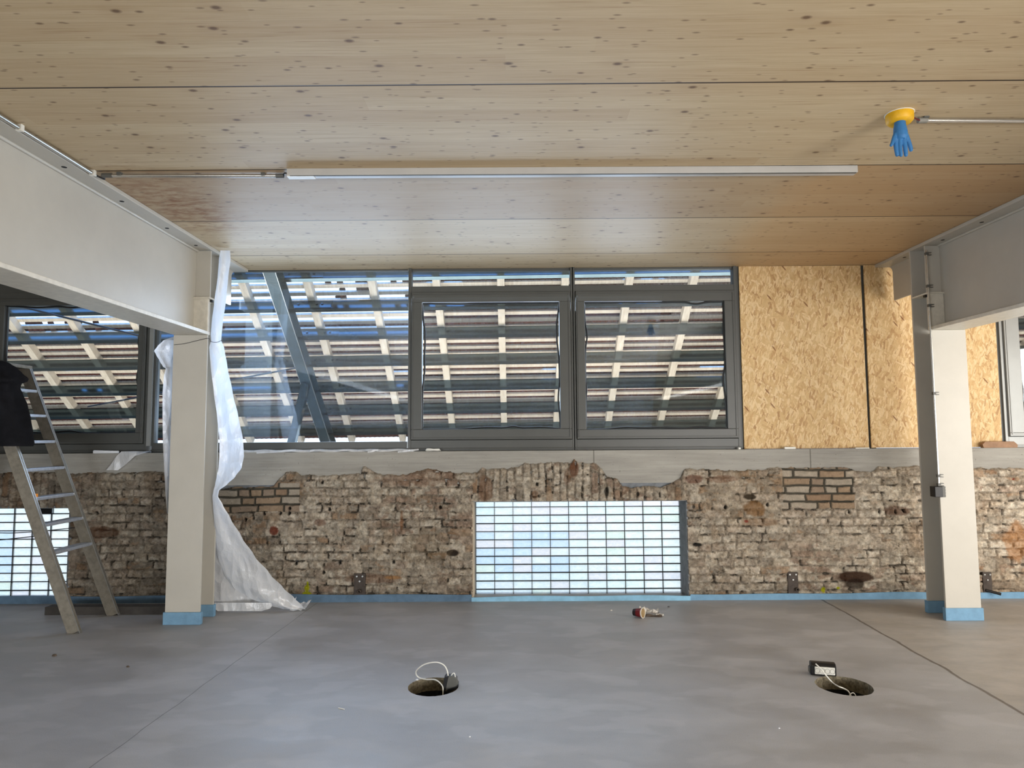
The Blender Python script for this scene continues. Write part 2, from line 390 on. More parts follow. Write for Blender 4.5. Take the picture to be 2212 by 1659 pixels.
    base = n.mix(stn, base, lin4((128, 76, 36)))
    base = n.mix(n.math('MULTIPLY', n.math('MULTIPLY', lseam, lrand), .35), base, lin4((90, 62, 40)))
    base = n.mix(seam, base, lin4((48, 32, 22)))
    h = n.math('SUBTRACT', n.math('MULTIPLY', grain2, .2), n.math('MAXIMUM', seam, n.math('MULTIPLY', lseam, .15)))
    n.pbr(base, .52, 0, n.bump(h, .12, .01), .34); return n.m
MT['ceiling'] = ceiling_mat()
tag(MB().box(RX0, RX1, RY0, 6.86, HC, HC+.22).build('ceiling', 'ceiling'), kind='structure')

# ================================================================ ROOM SHELL (side and rear walls, outside the view)
tag(MB().box(RX0-.2, RX0, RY0-.2, 7.0, -.2, HC+.22).build('wall_left', 'shell'), kind='structure')
tag(MB().box(RX1, RX1+.2, RY0-.2, 7.0, -.2, HC+.22).build('wall_right', 'shell'), kind='structure')
tag(MB().box(RX0, RX1, RY0-.2, RY0, -.2, HC+.22).build('wall_rear', 'shell'), kind='structure')

# ================================================================ BRICK WALL
def vnoise(x, y, seed):
    xi = np.floor(x).astype(np.int64); yi = np.floor(y).astype(np.int64); fx = x-xi; fy = y-yi
    fx = fx*fx*(3-2*fx); fy = fy*fy*(3-2*fy)
    def h(a, b):
        n = (a*374761393 + b*668265263 + seed*974634777) & 0xffffffff
        n = ((n ^ (n >> 13))*1274126177) & 0xffffffff
        return ((n ^ (n >> 16)) & 0xffff)/65535.
    return (h(xi, yi)*(1-fx)+h(xi+1, yi)*fx)*(1-fy)+(h(xi, yi+1)*(1-fx)+h(xi+1, yi+1)*fx)*fy
def fbm(x, y, seed, o=4, g=.55):
    s = 0; a = 1; t = 0
    for i in range(o): s = s+a*vnoise(x*2**i, y*2**i, seed+i*17); t += a; a *= g
    return s/t
def sstep(a, b, x): t = np.clip((x-a)/(b-a), 0, 1); return t*t*(3-2*t)
def pxX(px, py=1100, Y=YW): return at(px, py, Y=Y).x
def pxZ(py, px=1106, Y=YW): return at(px, py, Y=Y).z
W1 = (pxX(1021, 1180), pxX(1485, 1180), pxZ(1083, 1250)); W2 = (pxX(-190, 1180), pxX(150, 1200), pxZ(1098, 60))
prof = [(-260, 1022), (0, 1022), (60, 1019), (150, 1022), (350, 1018), (480, 1055), (520, 1052), (590, 1050), (600, 1035), (618, 1018), (640, 1017), (652, 1025), (720, 1027),
        (778, 1023), (785, 1006), (800, 1012), (818, 1023), (880, 1025), (900, 1018), (925, 1012), (950, 1015), (970, 1021), (1030, 1019), (1041, 1008), (1050, 1013), (1080, 1012),
        (1120, 1009), (1134, 999), (1200, 1000), (1234, 998), (1240, 990), (1250, 999), (1282, 999), (1300, 1010), (1310, 1026), (1334, 1036), (1345, 1052), (1400, 1053),
        (1430, 1050), (1470, 1032), (1478, 1014), (1492, 1011), (1530, 1013), (1560, 1016), (1650, 1013), (1700, 1008), (1840, 1010), (1850, 1017), (1882, 1018), (1900, 1008),
        (2000, 1007), (2120, 1010), (2212, 1010), (2420, 1011)]
PP = [at(a, b, Y=YW) for a, b in prof]; PX = np.array([p.x for p in PP]); PZ = np.array([p.z for p in PP])
def brick_wall():
    step = .0062; x0, x1 = pxX(-200), pxX(2400); nx = int((x1-x0)/step); nz = int(1.46/step)
    gx = np.linspace(x0, x1, nx); gz = np.linspace(0.0, 1.455, nz)
    X, Z = np.meshgrid(gx, gz)
    top = np.interp(X, PX, PZ) + (fbm(X*14, Z*0, 91, 3)-.5)*.035
    wx = X+(fbm(X*5, Z*5, 1, 4)-.5)*.05; wz = Z+(fbm(X*4, Z*4, 2, 4)-.5)*.034
    sold = ((X > W1[0]+.0) & (X < pxX(1482)) & (Z > W1[2]-.005)) | ((X < W2[1]-.02) & (Z > W2[2]-.01))
    def pattern(u, w, ch, seed, lens):
        row = np.floor(w/ch).astype(int); fz = w/ch-row
        cid = np.zeros(u.shape, int); du = np.full(u.shape, 9.)
        for r in np.unique(row):
            rr = np.random.default_rng(seed*1000+r+500); e = [-8.0+rr.uniform(0, .2)]
            while e[-1] < 8: e.append(e[-1]+rr.choice(lens)*rr.uniform(.9, 1.1))
            e = np.array(e); m = row == r; k = np.searchsorted(e, u[m])-1; k = np.clip(k, 0, len(e)-2)
            cid[m] = k+r*977; du[m] = np.minimum(u[m]-e[k], e[k+1]-u[m])
        dz = np.minimum(fz, 1-fz)*ch
        return cid, du, dz
    c1, du1, dz1 = pattern(wx, wz, .0775, 5, [.125, .25, .25, .13])
    c2, du2, dz2 = pattern(wz*1.0+2.03, wx, .074, 6, [.26, .3])
    cid = np.where(sold, c2+500000, c1); d = np.where(sold, np.minimum(du2+.004, dz2), np.minimum(du1, dz1))
    def cr(k): return (((cid*2654435761+k*40503) & 0xffffffff) ^ ((cid*2654435761+k*40503 & 0xffffffff) >> 15))*2246822519 % 65536/65536.
    r1, r2, r3, r4 = cr(1), cr(2), cr(3), cr(4)
    n1 = fbm(X*9, Z*9, 11, 5); n2 = fbm(X*30, Z*34, 12, 4, .65); n3 = fbm(X*2.2, Z*2.2, 13, 4); n4 = fbm(X*80, Z*90, 14, 3, .7)
    smear = sstep(.52, .70, fbm(X*8, Z*9, 15, 4)+r3*.06)*.8
    jw = .007+.009*(n2)
    j = 1-sstep(jw*.45, jw*1.2, d+(n4-.5)*.008)             # 1 inside joints
    deep = j*(1-smear)
    # repaired zones with clean bricks in dark flat mortar
    def zone(a, b, t, u): return (X > pxX(a)) & (X < pxX(b)+(n3-.5)*.3) & (Z < pxZ(t)) & (Z > pxZ(u)+(n3-.5)*.1)
    rep = zone(1692, 1846, 1005, 1104) | zone(470, 640, 1040, 1106)
    hgt = .012*(1-deep) + (r1-.5)*.010*(1-smear*.6) + (n1-.5)*.020 + (n2-.5)*.024 + (n4-.5)*.012 + smear*.006
    jr = 1-sstep(.008, .013, d)
    hgt = np.where(rep, .012*(1-jr)+(r1-.5)*.004+(n2-.5)*.006, hgt)
    # colour
    def C(*c): return np.array(lin(c))
    def mixc(a, b, t): return a*(1-t[..., None])+b*t[..., None]
    one = np.ones(X.shape+(3,))
    lime = mixc(one*C(226, 217, 201), one*C(192, 178, 158), sstep(.3, .7, n2))
    red = mixc(one*C(156, 120, 98), one*C(134, 104, 84), sstep(.3, .7, n2)); tan = one*C(178, 144, 108); grey = one*C(140, 128, 114)
    bc = mixc(lime, grey, sstep(.5, .9, r2)*.6)
    exposed = sstep(.50, .60, fbm(X*10, Z*13, 21, 4)+(r4-.5)*.34+(n3-.5)*.25)
    redzone = sstep(.45, .62, fbm(X*1.1, Z*1.3, 23, 3))
    bc = mixc(bc, red, exposed*(.22+.40*redzone)); bc = mixc(bc, tan, exposed*(r2 > .8)*.5)
    mort = mixc(one*C(182, 171, 154), one*C(142, 129, 113), sstep(.35, .65, n4))
    col = mixc(bc, mort, j*(1-smear)*.9); col = mixc(col, one*C(200, 190, 172), smear*.4)
    stain = sstep(.60, .72, fbm(X*3.1, Z*1.6, 31, 5)); col = mixc(col, col*np.array([.66, .54, .43]), stain*.5)
    crack = ((deep > .6) & (fbm(X*12, Z*16, 33, 3) > .63)) | ((n4 > .74) & (n2 > .62)); hgt = np.where(crack, hgt-.016, hgt); col = np.where(crack[..., None], col*.4, col)  # cracks sunk, with crevice shade darkened into their colour
    col = col*(0.74+.58*sstep(.25, .75, fbm(X*24, Z*30, 41, 4, .7)))[..., None]
    # light brown wash to the left of the middle, redder around the window
    def blob(px, py, rx, rz, c, s=1., jag=.5):
        nonlocal col
        p = at(px, py, Y=YW); q = np.sqrt(((X-p.x)/rx)**2+((Z-p.z)/rz)**2)+(n1-.5)*jag*1.4; t = (1-sstep(.7, 1.0, q))*s
        col = mixc(col, one*C(*c)*(0.8+.4*n4)[..., None], t); return t
    rb = mixc(one*C(186, 162, 136), one*C(200, 190, 174), (r2 > .55).astype(float)*.9); rb = mixc(rb, one*C(164, 136, 112), (r3 < .3).astype(float)*.6)
    rb = rb*(0.75+.5*n2)[..., None]
    col = np.where(rep[..., None], mixc(rb, one*C(92, 88, 78), jr), col)
    for px, py, rx, rz, c, s in [(1620, 1073, .07, .03, (34, 30, 28), 1), (1632, 1100, .12, .09, (150, 108, 62), .8), (1850, 1246, .26, .06, (70, 44, 28), .95), (1845, 1262, .12, .06, (44, 30, 22), .8),
                              (592, 1146, .045, .05, (140, 66, 44), .9), (692, 1128, .07, .04, (130, 84, 62), .6), (868, 1125, .02, .12, (150, 96, 44), .6), (978, 1194, .06, .035, (46, 34, 26), .95),
                              (1505, 1176, .06, .025, (34, 34, 34), .95), (1498, 1094, .02, .03, (36, 32, 30), .8), (1310, 1062, .025, .06, (64, 60, 52), .9), (1378, 1067, .022, .03, (54, 52, 48), .9),
                              (1240, 1013, .05, .09, (120, 74, 48), .8), (1048, 1055, .08, .14, (134, 96, 68), .6), (1155, 1068, .04, .05, (136, 100, 72), .7), (1225, 1030, .04, .1, (128, 90, 62), .5),
                              (215, 1150, .22, .06, (120, 76, 44), .7), (1560, 1035, .2, .04, (134, 84, 58), .55), (1640, 1128, .2, .05, (150, 110, 70), .5), (1500, 1035, .1, .05, (128, 78, 56), .7),
                              (800, 1250, .35, .05, (134, 92, 66), .5), (850, 1247, .1, .02, (190, 146, 100), .9), (2190, 1170, .12, .22, (190, 130, 66), .55), (1935, 1103, .16, .05, (110, 72, 52), .6),
                              (2188, 1035, .012, .01, (140, 40, 30), .9), (1612, 1126, .02, .015, (160, 40, 30), .9), (900, 1030, .5, .1, (150, 108, 78), .35), (915, 1180, .3, .2, (150, 132, 104), .3),
                              (1600, 1060, .5, .4, (196, 170, 132), .12)]:
        blob(px, py, rx, rz, c, s)
    for px, py, rx, rz in [(664, 1283, .055, .035), (664, 1270, .03, .035), (665, 1261, .014, .03), (1778, 1274, .025, .03), (1810, 1270, .02, .015)]:
        blob(px, py, rx, rz, (205, 208, 20), .95, .15)
    for px, py in [(571, 1109), (606, 1109), (625, 1109), (626, 1098), (712, 1100), (951, 1096), (697, 1042), (531, 1122), (850, 1214), (1567, 1096), (1834, 1106), (1898, 1105), (1933, 1106), (1952, 1104), (734, 1216), (1160, 1046), (640, 1217), (209, 1108), (1657, 1090), (700, 1236)]:
        p = at(px, py, Y=YW); q = np.hypot(X-p.x, (Z-p.z)*.75)+(n4-.5)*.01; t = 1-sstep(.010, .017, q)
        hgt -= t*.03; col = col*(1-t[..., None]*.93)
    # shade of the left bay painted into the brick colour; lighter to the right
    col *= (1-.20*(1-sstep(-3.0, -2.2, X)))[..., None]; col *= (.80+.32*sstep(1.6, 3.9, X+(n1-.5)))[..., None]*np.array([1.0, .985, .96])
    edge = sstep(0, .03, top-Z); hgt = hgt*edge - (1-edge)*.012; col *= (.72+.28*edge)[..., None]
    # darker towards the base
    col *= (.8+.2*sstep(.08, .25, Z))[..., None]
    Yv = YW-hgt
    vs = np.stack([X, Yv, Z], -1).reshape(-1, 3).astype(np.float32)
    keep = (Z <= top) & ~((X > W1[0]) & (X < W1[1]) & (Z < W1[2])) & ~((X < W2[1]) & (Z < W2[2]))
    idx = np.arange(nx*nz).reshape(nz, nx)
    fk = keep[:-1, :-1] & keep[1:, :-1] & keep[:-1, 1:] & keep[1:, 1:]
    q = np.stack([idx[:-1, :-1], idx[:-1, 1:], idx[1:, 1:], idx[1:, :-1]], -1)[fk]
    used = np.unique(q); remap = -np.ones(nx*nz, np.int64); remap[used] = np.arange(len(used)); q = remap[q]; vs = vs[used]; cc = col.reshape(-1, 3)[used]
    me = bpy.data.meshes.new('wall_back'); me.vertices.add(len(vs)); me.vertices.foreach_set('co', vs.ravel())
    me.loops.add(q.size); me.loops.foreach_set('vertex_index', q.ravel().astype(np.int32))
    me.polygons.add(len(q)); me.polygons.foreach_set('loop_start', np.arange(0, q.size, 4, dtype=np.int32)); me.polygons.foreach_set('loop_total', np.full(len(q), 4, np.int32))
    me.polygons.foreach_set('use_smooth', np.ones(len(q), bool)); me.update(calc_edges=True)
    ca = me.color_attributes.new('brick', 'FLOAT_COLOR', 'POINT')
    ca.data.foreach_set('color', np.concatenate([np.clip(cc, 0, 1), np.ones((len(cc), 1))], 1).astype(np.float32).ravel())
    n = NT('old_brick'); a = n.n('ShaderNodeAttribute', attribute_name='brick'); v = n.coord(); f = n.noise(v, 130, 4, .7)
    c = n.mix(n.maprange(f, .3, .7, .0, .4), a.outputs['Color'], n.mix(1, a.outputs['Color'], (.45, .42, .4, 1), 'MULTIPLY'))
    n.pbr(c, .9, 0, n.bump(n.noise(v, 70, 6, .75), 1.0, .016), .2)
    me.materials.append(n.m); MT['brick'] = n.m
    o = bpy.data.objects.new('wall_back', me); COL.objects.link(o); tag(o, kind='structure')
    # solid core behind the relief (keeps daylight out), with the openings left free
    m = MB(); y0, y1 = YW+.035, 6.95
    m.box(RX0, W2[0], y0, y1, 0, 1.2); m.box(W2[1], W1[0], y0, y1, 0, 1.2); m.box(W1[1], RX1, y0, y1, 0, 1.2)
    m.box(W2[0], W2[1], y0, y1, W2[2], 1.2); m.box(W1[0], W1[1], y0, y1, W1[2], 1.2)
    m.build('wall_core', 'reveal', o)
    # jambs of the openings
    m = MB(); m.box(W1[0]-.012, W1[0]+.006, YW-.004, 6.95, 0, W1[2]); m.build('jamb', 'reveal_light', o)
    m = MB(); m.box(W1[1]-.004, W1[1]+.012, YW-.002, 6.95, 0, W1[2]); m.build('jamb', 'reveal', o)
    m = MB(); m.box(W2[1]-.004, W2[1]+.012, YW-.002, 6.95, 0, W2[2]); m.build('jamb', 'reveal', o)
    m = MB(); m.box(W1[0], W1[1], YW, 6.95, W1[2]-.002, W1[2]+.02); m.box(W2[0], W2[1], YW, 6.95, W2[2]-.002, W2[2]+.02); m.build('lintel_soffit', 'reveal', o)
brick_wall()

# concrete ring beam on top of the bricks
def concrete_mat():
    n = NT('cast_concrete'); v = n.coord(); b = n.noise(n.coord((.6, 1, 3)), 3, 6, .6); s = n.noise(n.coord((.5, 1, 14)), 4, 4)
    c = n.ramp(b, [(.3, lin4((142, 140, 134))), (.7, lin4((166, 164, 157)))]); c = n.mix(.2, c, n.ramp(s, [(.35, lin4((120, 114, 104))), (.65, lin4((172, 168, 160)))]))
    sx = n.n('ShaderNodeSeparateXYZ'); n.l(v, sx.inputs[0])
    for px in (1282, 1748):
        d = n.math('ABSOLUTE', n.math('SUBTRACT', sx.outputs[0], at(px, 990, Y=YC).x)); c = n.mix(n.maprange(d, .003, .008, .6, 0), c, lin4((70, 66, 60)))
    f = n.noise(v, 50, 4); c = n.mix(n.maprange(f, .66, .74, 0, .6), c, lin4((80, 74, 66)))
    n.pbr(c, .85, 0, n.bump(n.math('ADD', s, n.math('MULTIPLY', f, .4)), .35, .01), .25); return n.m
MT['concrete'] = concrete_mat()
ZS = at(1106, 974, Y=YC-.03).z
tag(MB().box(RX0, RX1, YC-.028, 6.95, 1.12, ZS).build('trim_1', 'concrete'), kind='structure')

# blue foam edge strip along the wall base
def strip(x0, x1, m, name, py_top, px, yy=YW-.030):
    mb = MB(); n = max(2, int((x1-x0)/.06)); zt = at(px, py_top, Y=yy).z
    vs = []; fs = []
    for i in range(n+1):
        x = x0+(x1-x0)*i/n; z = zt+(math.sin(x*2.1)+math.sin(x*5.3+1))*.004; y = yy+math.sin(x*7)*.002
        vs += [(x, y, 0), (x, y, z), (x, y+.010, z), (x, y+.010, 0)]
    for i in range(n):
        a = i*4; b = a+4
        fs += [(a, b, b+1, a+1), (a+1, b+1, b+2, a+2), (a+2, b+2, b+3, a+3)]
    fs += [(0, 1, 2, 3), (4*n+3, 4*n+2, 4*n+1, 4*n)]
    mb.add(vs, fs, 0, False); o = mb.build(name, m); return tag(o, kind='structure')
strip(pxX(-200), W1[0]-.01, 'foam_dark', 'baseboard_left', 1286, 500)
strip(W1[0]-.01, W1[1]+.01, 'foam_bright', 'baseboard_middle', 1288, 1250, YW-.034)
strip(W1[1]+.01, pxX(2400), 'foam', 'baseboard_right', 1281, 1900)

# ================================================================ GLASS BLOCK WINDOWS
def glass_blocks(name, x0, x1, ncol, z0, z1, nrow, yy, broken=()):
    root = empty(name, ((x0+x1)/2, yy, z0), kind='structure')
    cw = (x1-x0)/ncol; rh = (z1-z0)/nrow; j = .0042
    vs = []; fs = []; cols = []
    for r in range(nrow):
        for c in range(ncol):
            if (r, c) in broken: continue
            a0, a1 = x0+c*cw+j*.7, x0+(c+1)*cw-j*.7; b0, b1 = z0+r*rh+j*1.1, z0+(r+1)*rh-j*1.1
            if r == nrow-1: b1 += random.uniform(-.012, .01)
            t = c/ncol; g = random.random(); k = (r/nrow)
            tint = [.86+.14*t+random.uniform(-.04, .04), .94+.06*t+random.uniform(-.02, .02), .98]
            if t < .45 and 3 <= r <= 7 and g > .3: tint = [.74, .86, 1.0]
            if g < .10: tint = [.92, .88, .93]
            elif g > .93: tint = [.88, .95, .88]
            ix, iz = .012, .010; b = len(vs)
            for y, ox, oz in ((yy+.003, 0, 0), (yy-.001, .003, .003), (yy-.004, ix, iz), (yy-.003, ix+.012, iz+.010)):
                vs += [(a0+ox, y, b0+oz), (a1-ox, y, b0+oz), (a1-ox, y, b1-oz), (a0+ox, y, b1-oz)]
            for lv in range(3):
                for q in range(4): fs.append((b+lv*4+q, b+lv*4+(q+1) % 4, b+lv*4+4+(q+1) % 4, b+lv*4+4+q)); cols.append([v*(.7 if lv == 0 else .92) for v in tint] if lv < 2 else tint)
            fs.append((b+12, b+13, b+14, b+15)); cols.append(tint)
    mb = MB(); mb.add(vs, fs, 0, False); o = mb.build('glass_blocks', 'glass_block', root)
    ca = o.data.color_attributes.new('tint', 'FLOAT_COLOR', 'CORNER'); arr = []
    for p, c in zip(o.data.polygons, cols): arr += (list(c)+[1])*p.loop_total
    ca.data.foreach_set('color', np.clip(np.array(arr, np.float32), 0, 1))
    mb = MB()
    for c in range(ncol+1): mb.box(x0+c*cw-j*.6, x0+c*cw+j*.6, yy-.002, yy+.02, z0, z1)
    for r in range(nrow+1): mb.box(x0, x1, yy-.0025, yy+.02, z0+r*rh-j*(.6+random.random()*.7), z0+r*rh+j*.7)
    for r, c in broken: mb.box(x0+c*cw, x0+(c+1)*cw, yy, yy+.04, z0+r*rh, z0+(r+1)*rh)
    mb.build('mortar_grid', 'dark', root)
    return root
YG = 6.93
gx0, gx1 = at(1028, 1180, Y=YG).x, at(1471, 1180, Y=YG).x
glass_blocks('window_5', gx0, gx1, 11, at(1250, 1290, Y=YG).z, W1[2], 12, YG)
MB().box(gx1, W1[1], YG-.01, YG+.05, 0, W1[2]).build('side_joint', 'reveal', bpy.data.objects['window_5'])
MB().box(W1[0], gx0, YG-.01, YG+.05, 0, W1[2]).build('side_joint', 'reveal', bpy.data.objects['window_5'])
MB().box(gx0, gx1, YG-.01, YG+.05, -.02, at(1250, 1290, Y=YG).z).build('bottom_joint', 'reveal', bpy.data.objects['window_5'])
hx1 = at(147, 1200, Y=YG).x; cwl = (gx1-gx0)/11
z_l = at(60, 1294, Y=YG).z
glass_blocks('window_6', hx1-cwl*7, hx1, 7, z_l, W2[2], 11, YG, broken=((10, 5), (10, 3), (9, 6)) if False else ((10, 5),))
MB().box(hx1, W2[1], YG-.01, YG+.05, 0, W2[2]).box(W2[0]-.1, hx1-cwl*7, YG-.01, YG+.05, 0, W2[2]).box(hx1-cwl*7, hx1, YG-.01, YG+.05, -.02, z_l).build('side_joint', 'reveal', bpy.data.objects['window_6'])

# ================================================================ WINDOWS
ZSILL = ZS
def fx(px, py=780): return at(px, py, Y=YF).x
def fz(py, px=1240): return at(px, py, Y=YF).z
ZT1, ZT0 = fz(614.5), fz(628)         # transom
ZBR = fz(949)                         # top of bottom rail
def gasket(pts_fn, n, root):
    pass
def wavy(x0, x1, z0, z1, yy, amp, seed, root):
    """loose black glazing gasket running round the pane, bulging in places"""
    rr = random.Random(seed); pts = []
    def side(a, b, nrm):
        L = (Vector(b)-Vector(a)).length; N = 40; bul = [(rr.uniform(.1, .9), rr.uniform(.05, .16), rr.uniform(.2, 1)) for _ in range(3)]
        for i in range(N):
            t = i/N; d = sum(h*math.exp(-((t-c)/w)**2) for c, w, h in bul); d = min(d, 1.1)*amp*min(1, 8*t*(1-t)*1.5)
            p = Vector(a).lerp(Vector(b), t)+Vector(nrm)*(d+.002); pts.append((p.x, yy, p.z))
    side((x0, 0, z1), (x1, 0, z1), (0, 0, -1)); side((x1, 0, z1), (x1, 0, z0), (-1, 0, 0)); side((x1, 0, z0), (x0, 0, z0), (0, 0, 1)); side((x0, 0, z0), (x0, 0, z1), (1, 0, 0))
    MB().tube(pts, .0085, 8, closed=True).build('gasket', 'rubber', root)
def ring(mb, x0, x1, z0, z1, w, y0, y1, mi=0):
    """mitre-less rectangular frame, w wide"""
    mb.box(x0, x1, y0, y1, z1-w, z1, mi); mb.box(x0, x1, y0, y1, z0, z0+w, mi); mb.box(x0, x0+w, y0, y1, z0+w, z1-w, mi); mb.box(x1-w, x1, y0, y1, z0+w, z1-w, mi)
def sash_window(name, px0, px1, gpx0, gpx1, gpy0, gpy1, zt, zb, toplight=True, seed=1, frame='frame', gl=None):
    """px0..px1 outer frame, g* glass rectangle in photo pixels measured on the frame plane"""
    x0, x1 = fx(px0), fx(px1); root = empty(name, ((x0+x1)/2, YF, ZSILL), kind='structure')
    xm = (px0+px1)/2; g0, g1 = fx(gpx0), fx(gpx1); h1, h0 = at(xm, gpy0, Y=YF-.0).z, at(xm, gpy1, Y=YF-.0).z
    # outer frame
    m = MB(); top = HC if toplight else zt+.02
    m.box(x0-.012, x0+.012+.006, YF, YF+.10, ZSILL+.0, top); m.box(x1-.018, x1+.012, YF, YF+.10, ZSILL, top)
    m.box(x0+.018, x1-.018, YF+.001, YF+.10, zt-.006, zt+.055); m.box(x0+.018, x1-.018, YF+.001, YF+.10, ZSILL, zb); m.box(x0+.018, x1-.018, YF+.045, YF+.10, zb, zb+.03); m.box(x0+.018, x0+.04, YF+.045, YF+.10, zb, zt); m.box(x1-.04, x1-.018, YF+.045, YF+.10, zb, zt); m.box(x0+.018, x1-.018, YF+.045, YF+.10, zt-.03, zt)
    m.box(x0-.012, x1+.012, YF-.014, YF, ZSILL+.018, ZSILL+.03)
    if toplight: m.box(x0+.018, x1-.018, YF+.03, YF+.10, HC-.02, HC)
    m.build('frame', frame, root, .003)
    # sash
    m = MB(); y0, y1 = YF-.022, YF+.05; a0, a1, b0, b1 = x0+.022, x1-.022, zb+.004, zt-.010
    m.box(a0, a1, y0, y1, h1, b1); m.box(a0, a1, y0, y1, b0, h0); m.box(a0, g0, y0, y1, h0, h1); m.box(g1, a1, y0, y1, h0, h1)
    s = m.build('sash', frame, root, .004)
    m = MB(); ring(m, a0+.014, a1-.014, b0+.014, b1-.014, .010, y0-.006, y0+.002); m.build('sash_bead', frame, s, .002)
    MB().box(g0-.01, g1+.01, YF+.022, YF+.026, h0-.01, h1+.01).build('glass', 'glass', root)
    wavy(g0, g1, h0, h1, YF+.012, .022, seed, root)
    if toplight: MB().box(x0+.01, x1-.01, YF+.05, YF+.054, zt+.05, HC-.015).build('top_light_glass', 'glass', root)
    return root
sash_window('window_2', 884, 1238, 912, 1209, 653, 927, ZT0, ZBR, True, 3)
sash_window('window_3', 1240, 1594, 1264, 1567, 651, 927, ZT0, ZBR, True, 9)
sash_window('window_1', -60, 320, 8, 300, 660, 936, fz(636), fz(953), False, 21)
MB().box(fx(-60), fx(320), YF+.01, YF+.10, fz(640), HC).build('head_panel', 'frame', bpy.data.objects['window_1'])
r4 = sash_window('window_4', 2165, 2420, 2202, 2390, 652, 934, ZT0, ZBR, True, 33, 'frame_light')
# fixed pane between the left bay and the sashes
r = empty('window_7', (fx(600), YF, ZSILL), kind='structure')
m = MB(); x0, x1 = fx(333), fx(878)
m.box(x0-.01, x0+.012, YF+.02, YF+.1, ZSILL, HC); m.box(x0+.012, x1, YF+.01, YF+.1, ZSILL, fz(955, 700)); m.box(x0, x1, YF+.04, YF+.1, HC-.012, HC)
m.box(x0, x1+.02, YF-.014, YF+.01, ZSILL+.018, ZSILL+.032)
m.build('frame', 'frame', r, .003)
MB().box(fx(322), x0-.012, YF-.004, YF+.06, ZSILL+.07, HC).build('bare_profile', 'frame_light', r)
MB().box(x0+.006, x1+.01, YF+.050, YF+.056, fz(956, 700), HC-.006).build('glass', glass_mat('big_pane_glass', .13, (.90, .95, 1)), r)  # bluish glass tint stands in for the film reflected in this pane

# ================================================================ OSB PANELS
def osb_mat():
    n = NT('strand_board'); tc0 = n.n('ShaderNodeTexCoord').outputs['Object']; sq = n.n('ShaderNodeSeparateXYZ'); n.l(tc0, sq.inputs[0]); cq = n.n('ShaderNodeCombineXYZ'); n.l(sq.outputs[0], cq.inputs[0]); n.l(sq.outputs[2], cq.inputs[1]); tc = cq.outputs[0]
    base = n.ramp(n.noise(tc, 14, 5), [(.3, lin4((196, 162, 112))), (.7, lin4((214, 184, 136)))])
    c = base; hts = []
    fl = [(1.1, 8, (1, 4.5, 1), 0), (2.3, 9, (1, 4, 1), 3), (.5, 9, (1, 5, 1), 7), (1.4, 10, (1, 4.4, 1), 11), (1.9, 9.5, (1, 4, 1), 17), (1.2, 13, (1, 4, 1), 23), (1.7, 12, (1, 5, 1), 31), (2.0, 19, (1, 5, 1), 43)]
    for ang, sc, st, sd in fl:
        rot = n.coord((1, 1, 1), rot=(0, 0, ang), loc=(sd, sd, 0), src=tc); vv = n.coord(st, src=rot)
        wv = n.n('ShaderNodeTexVoronoi', voronoi_dimensions='2D', distance='CHEBYCHEV'); wv.inputs['Scale'].default_value = sc*.75; n.l(vv, wv.inputs['Vector'])
        s = n.n('ShaderNodeSeparateColor'); n.l(wv.outputs['Color'], s.inputs[0])
        mask = n.math('MULTIPLY', n.math('GREATER_THAN', s.outputs[0], .6), n.maprange(wv.outputs['Distance'], .32, .36, 1, 0))
        fc = n.ramp(s.outputs[1], [(0, lin4((158, 116, 72))), (.15, lin4((190, 150, 98))), (.45, lin4((216, 184, 132))), (.8, lin4((236, 210, 164))), (1, lin4((224, 200, 158)))])
        gr = n.noise(n.coord((1, 8, 1), src=rot), 30, 3); fc = n.mix(.25, fc, n.ramp(gr, [(.3, lin4((150, 110, 66))), (.7, lin4((232, 204, 156)))]))
        c = n.mix(n.math('MULTIPLY', mask, .85), c, fc)
        ring_ = n.math('MULTIPLY', n.maprange(n.math('ABSOLUTE', n.math('SUBTRACT', wv.outputs['Distance'], .35)), .0, .02, .30, 0), n.math('GREATER_THAN', s.outputs[0], .6))
        c = n.mix(ring_, c, lin4((150, 108, 64)))
    # rare dark slivers
    vv = n.coord((1, 5, 1), src=n.coord(rot=(0, 0, .9), src=tc)); wv = n.n('ShaderNodeTexVoronoi', voronoi_dimensions='2D'); wv.inputs['Scale'].default_value = 7; n.l(vv, wv.inputs['Vector'])
    s = n.n('ShaderNodeSeparateColor'); n.l(wv.outputs['Color'], s.inputs[0])
    c = n.mix(n.math('MULTIPLY', n.math('GREATER_THAN', s.outputs[0], .972), n.maprange(wv.outputs['Distance'], .2, .3, .8, 0)), c, lin4((116, 68, 34)))
    n.pbr(c, .6, 0, n.bump(n.noise(tc, 40, 4), .3, .006), .3); return n.m
MT['osb'] = osb_mat()
zo = at(1750, 969, Y=YF).z
o1 = MB().prism([(fx(1603), YF+.012, zo), (at(1879, 968, Y=YF).x, YF+.012, zo), (at(1860, 578, Y=YF).x-.0, YF+.012, HC-.002), (fx(1603), YF+.012, HC-.002)], (0, .018, 0)).build('chipboard_panel', 'osb', bevel=.001)
tag(o1, 'tall strand board panel closing the window opening, directly right of the grey windows', 'board', 'strand board panels')
o2 = MB().prism([(at(1883, 968, Y=YF).x, YF+.0, zo+.004), (at(2166, 966, Y=YF).x, YF+.0, zo+.004), (at(2148, 650, Y=YF).x, YF+.0, HC-.002), (at(1866, 578, Y=YF).x, YF+.0, HC-.002)], (0, .018, 0)).build('chipboard_panel', 'osb', bevel=.001)
tag(o2, 'strand board panel standing behind the right steel column', 'board', 'strand board panels')
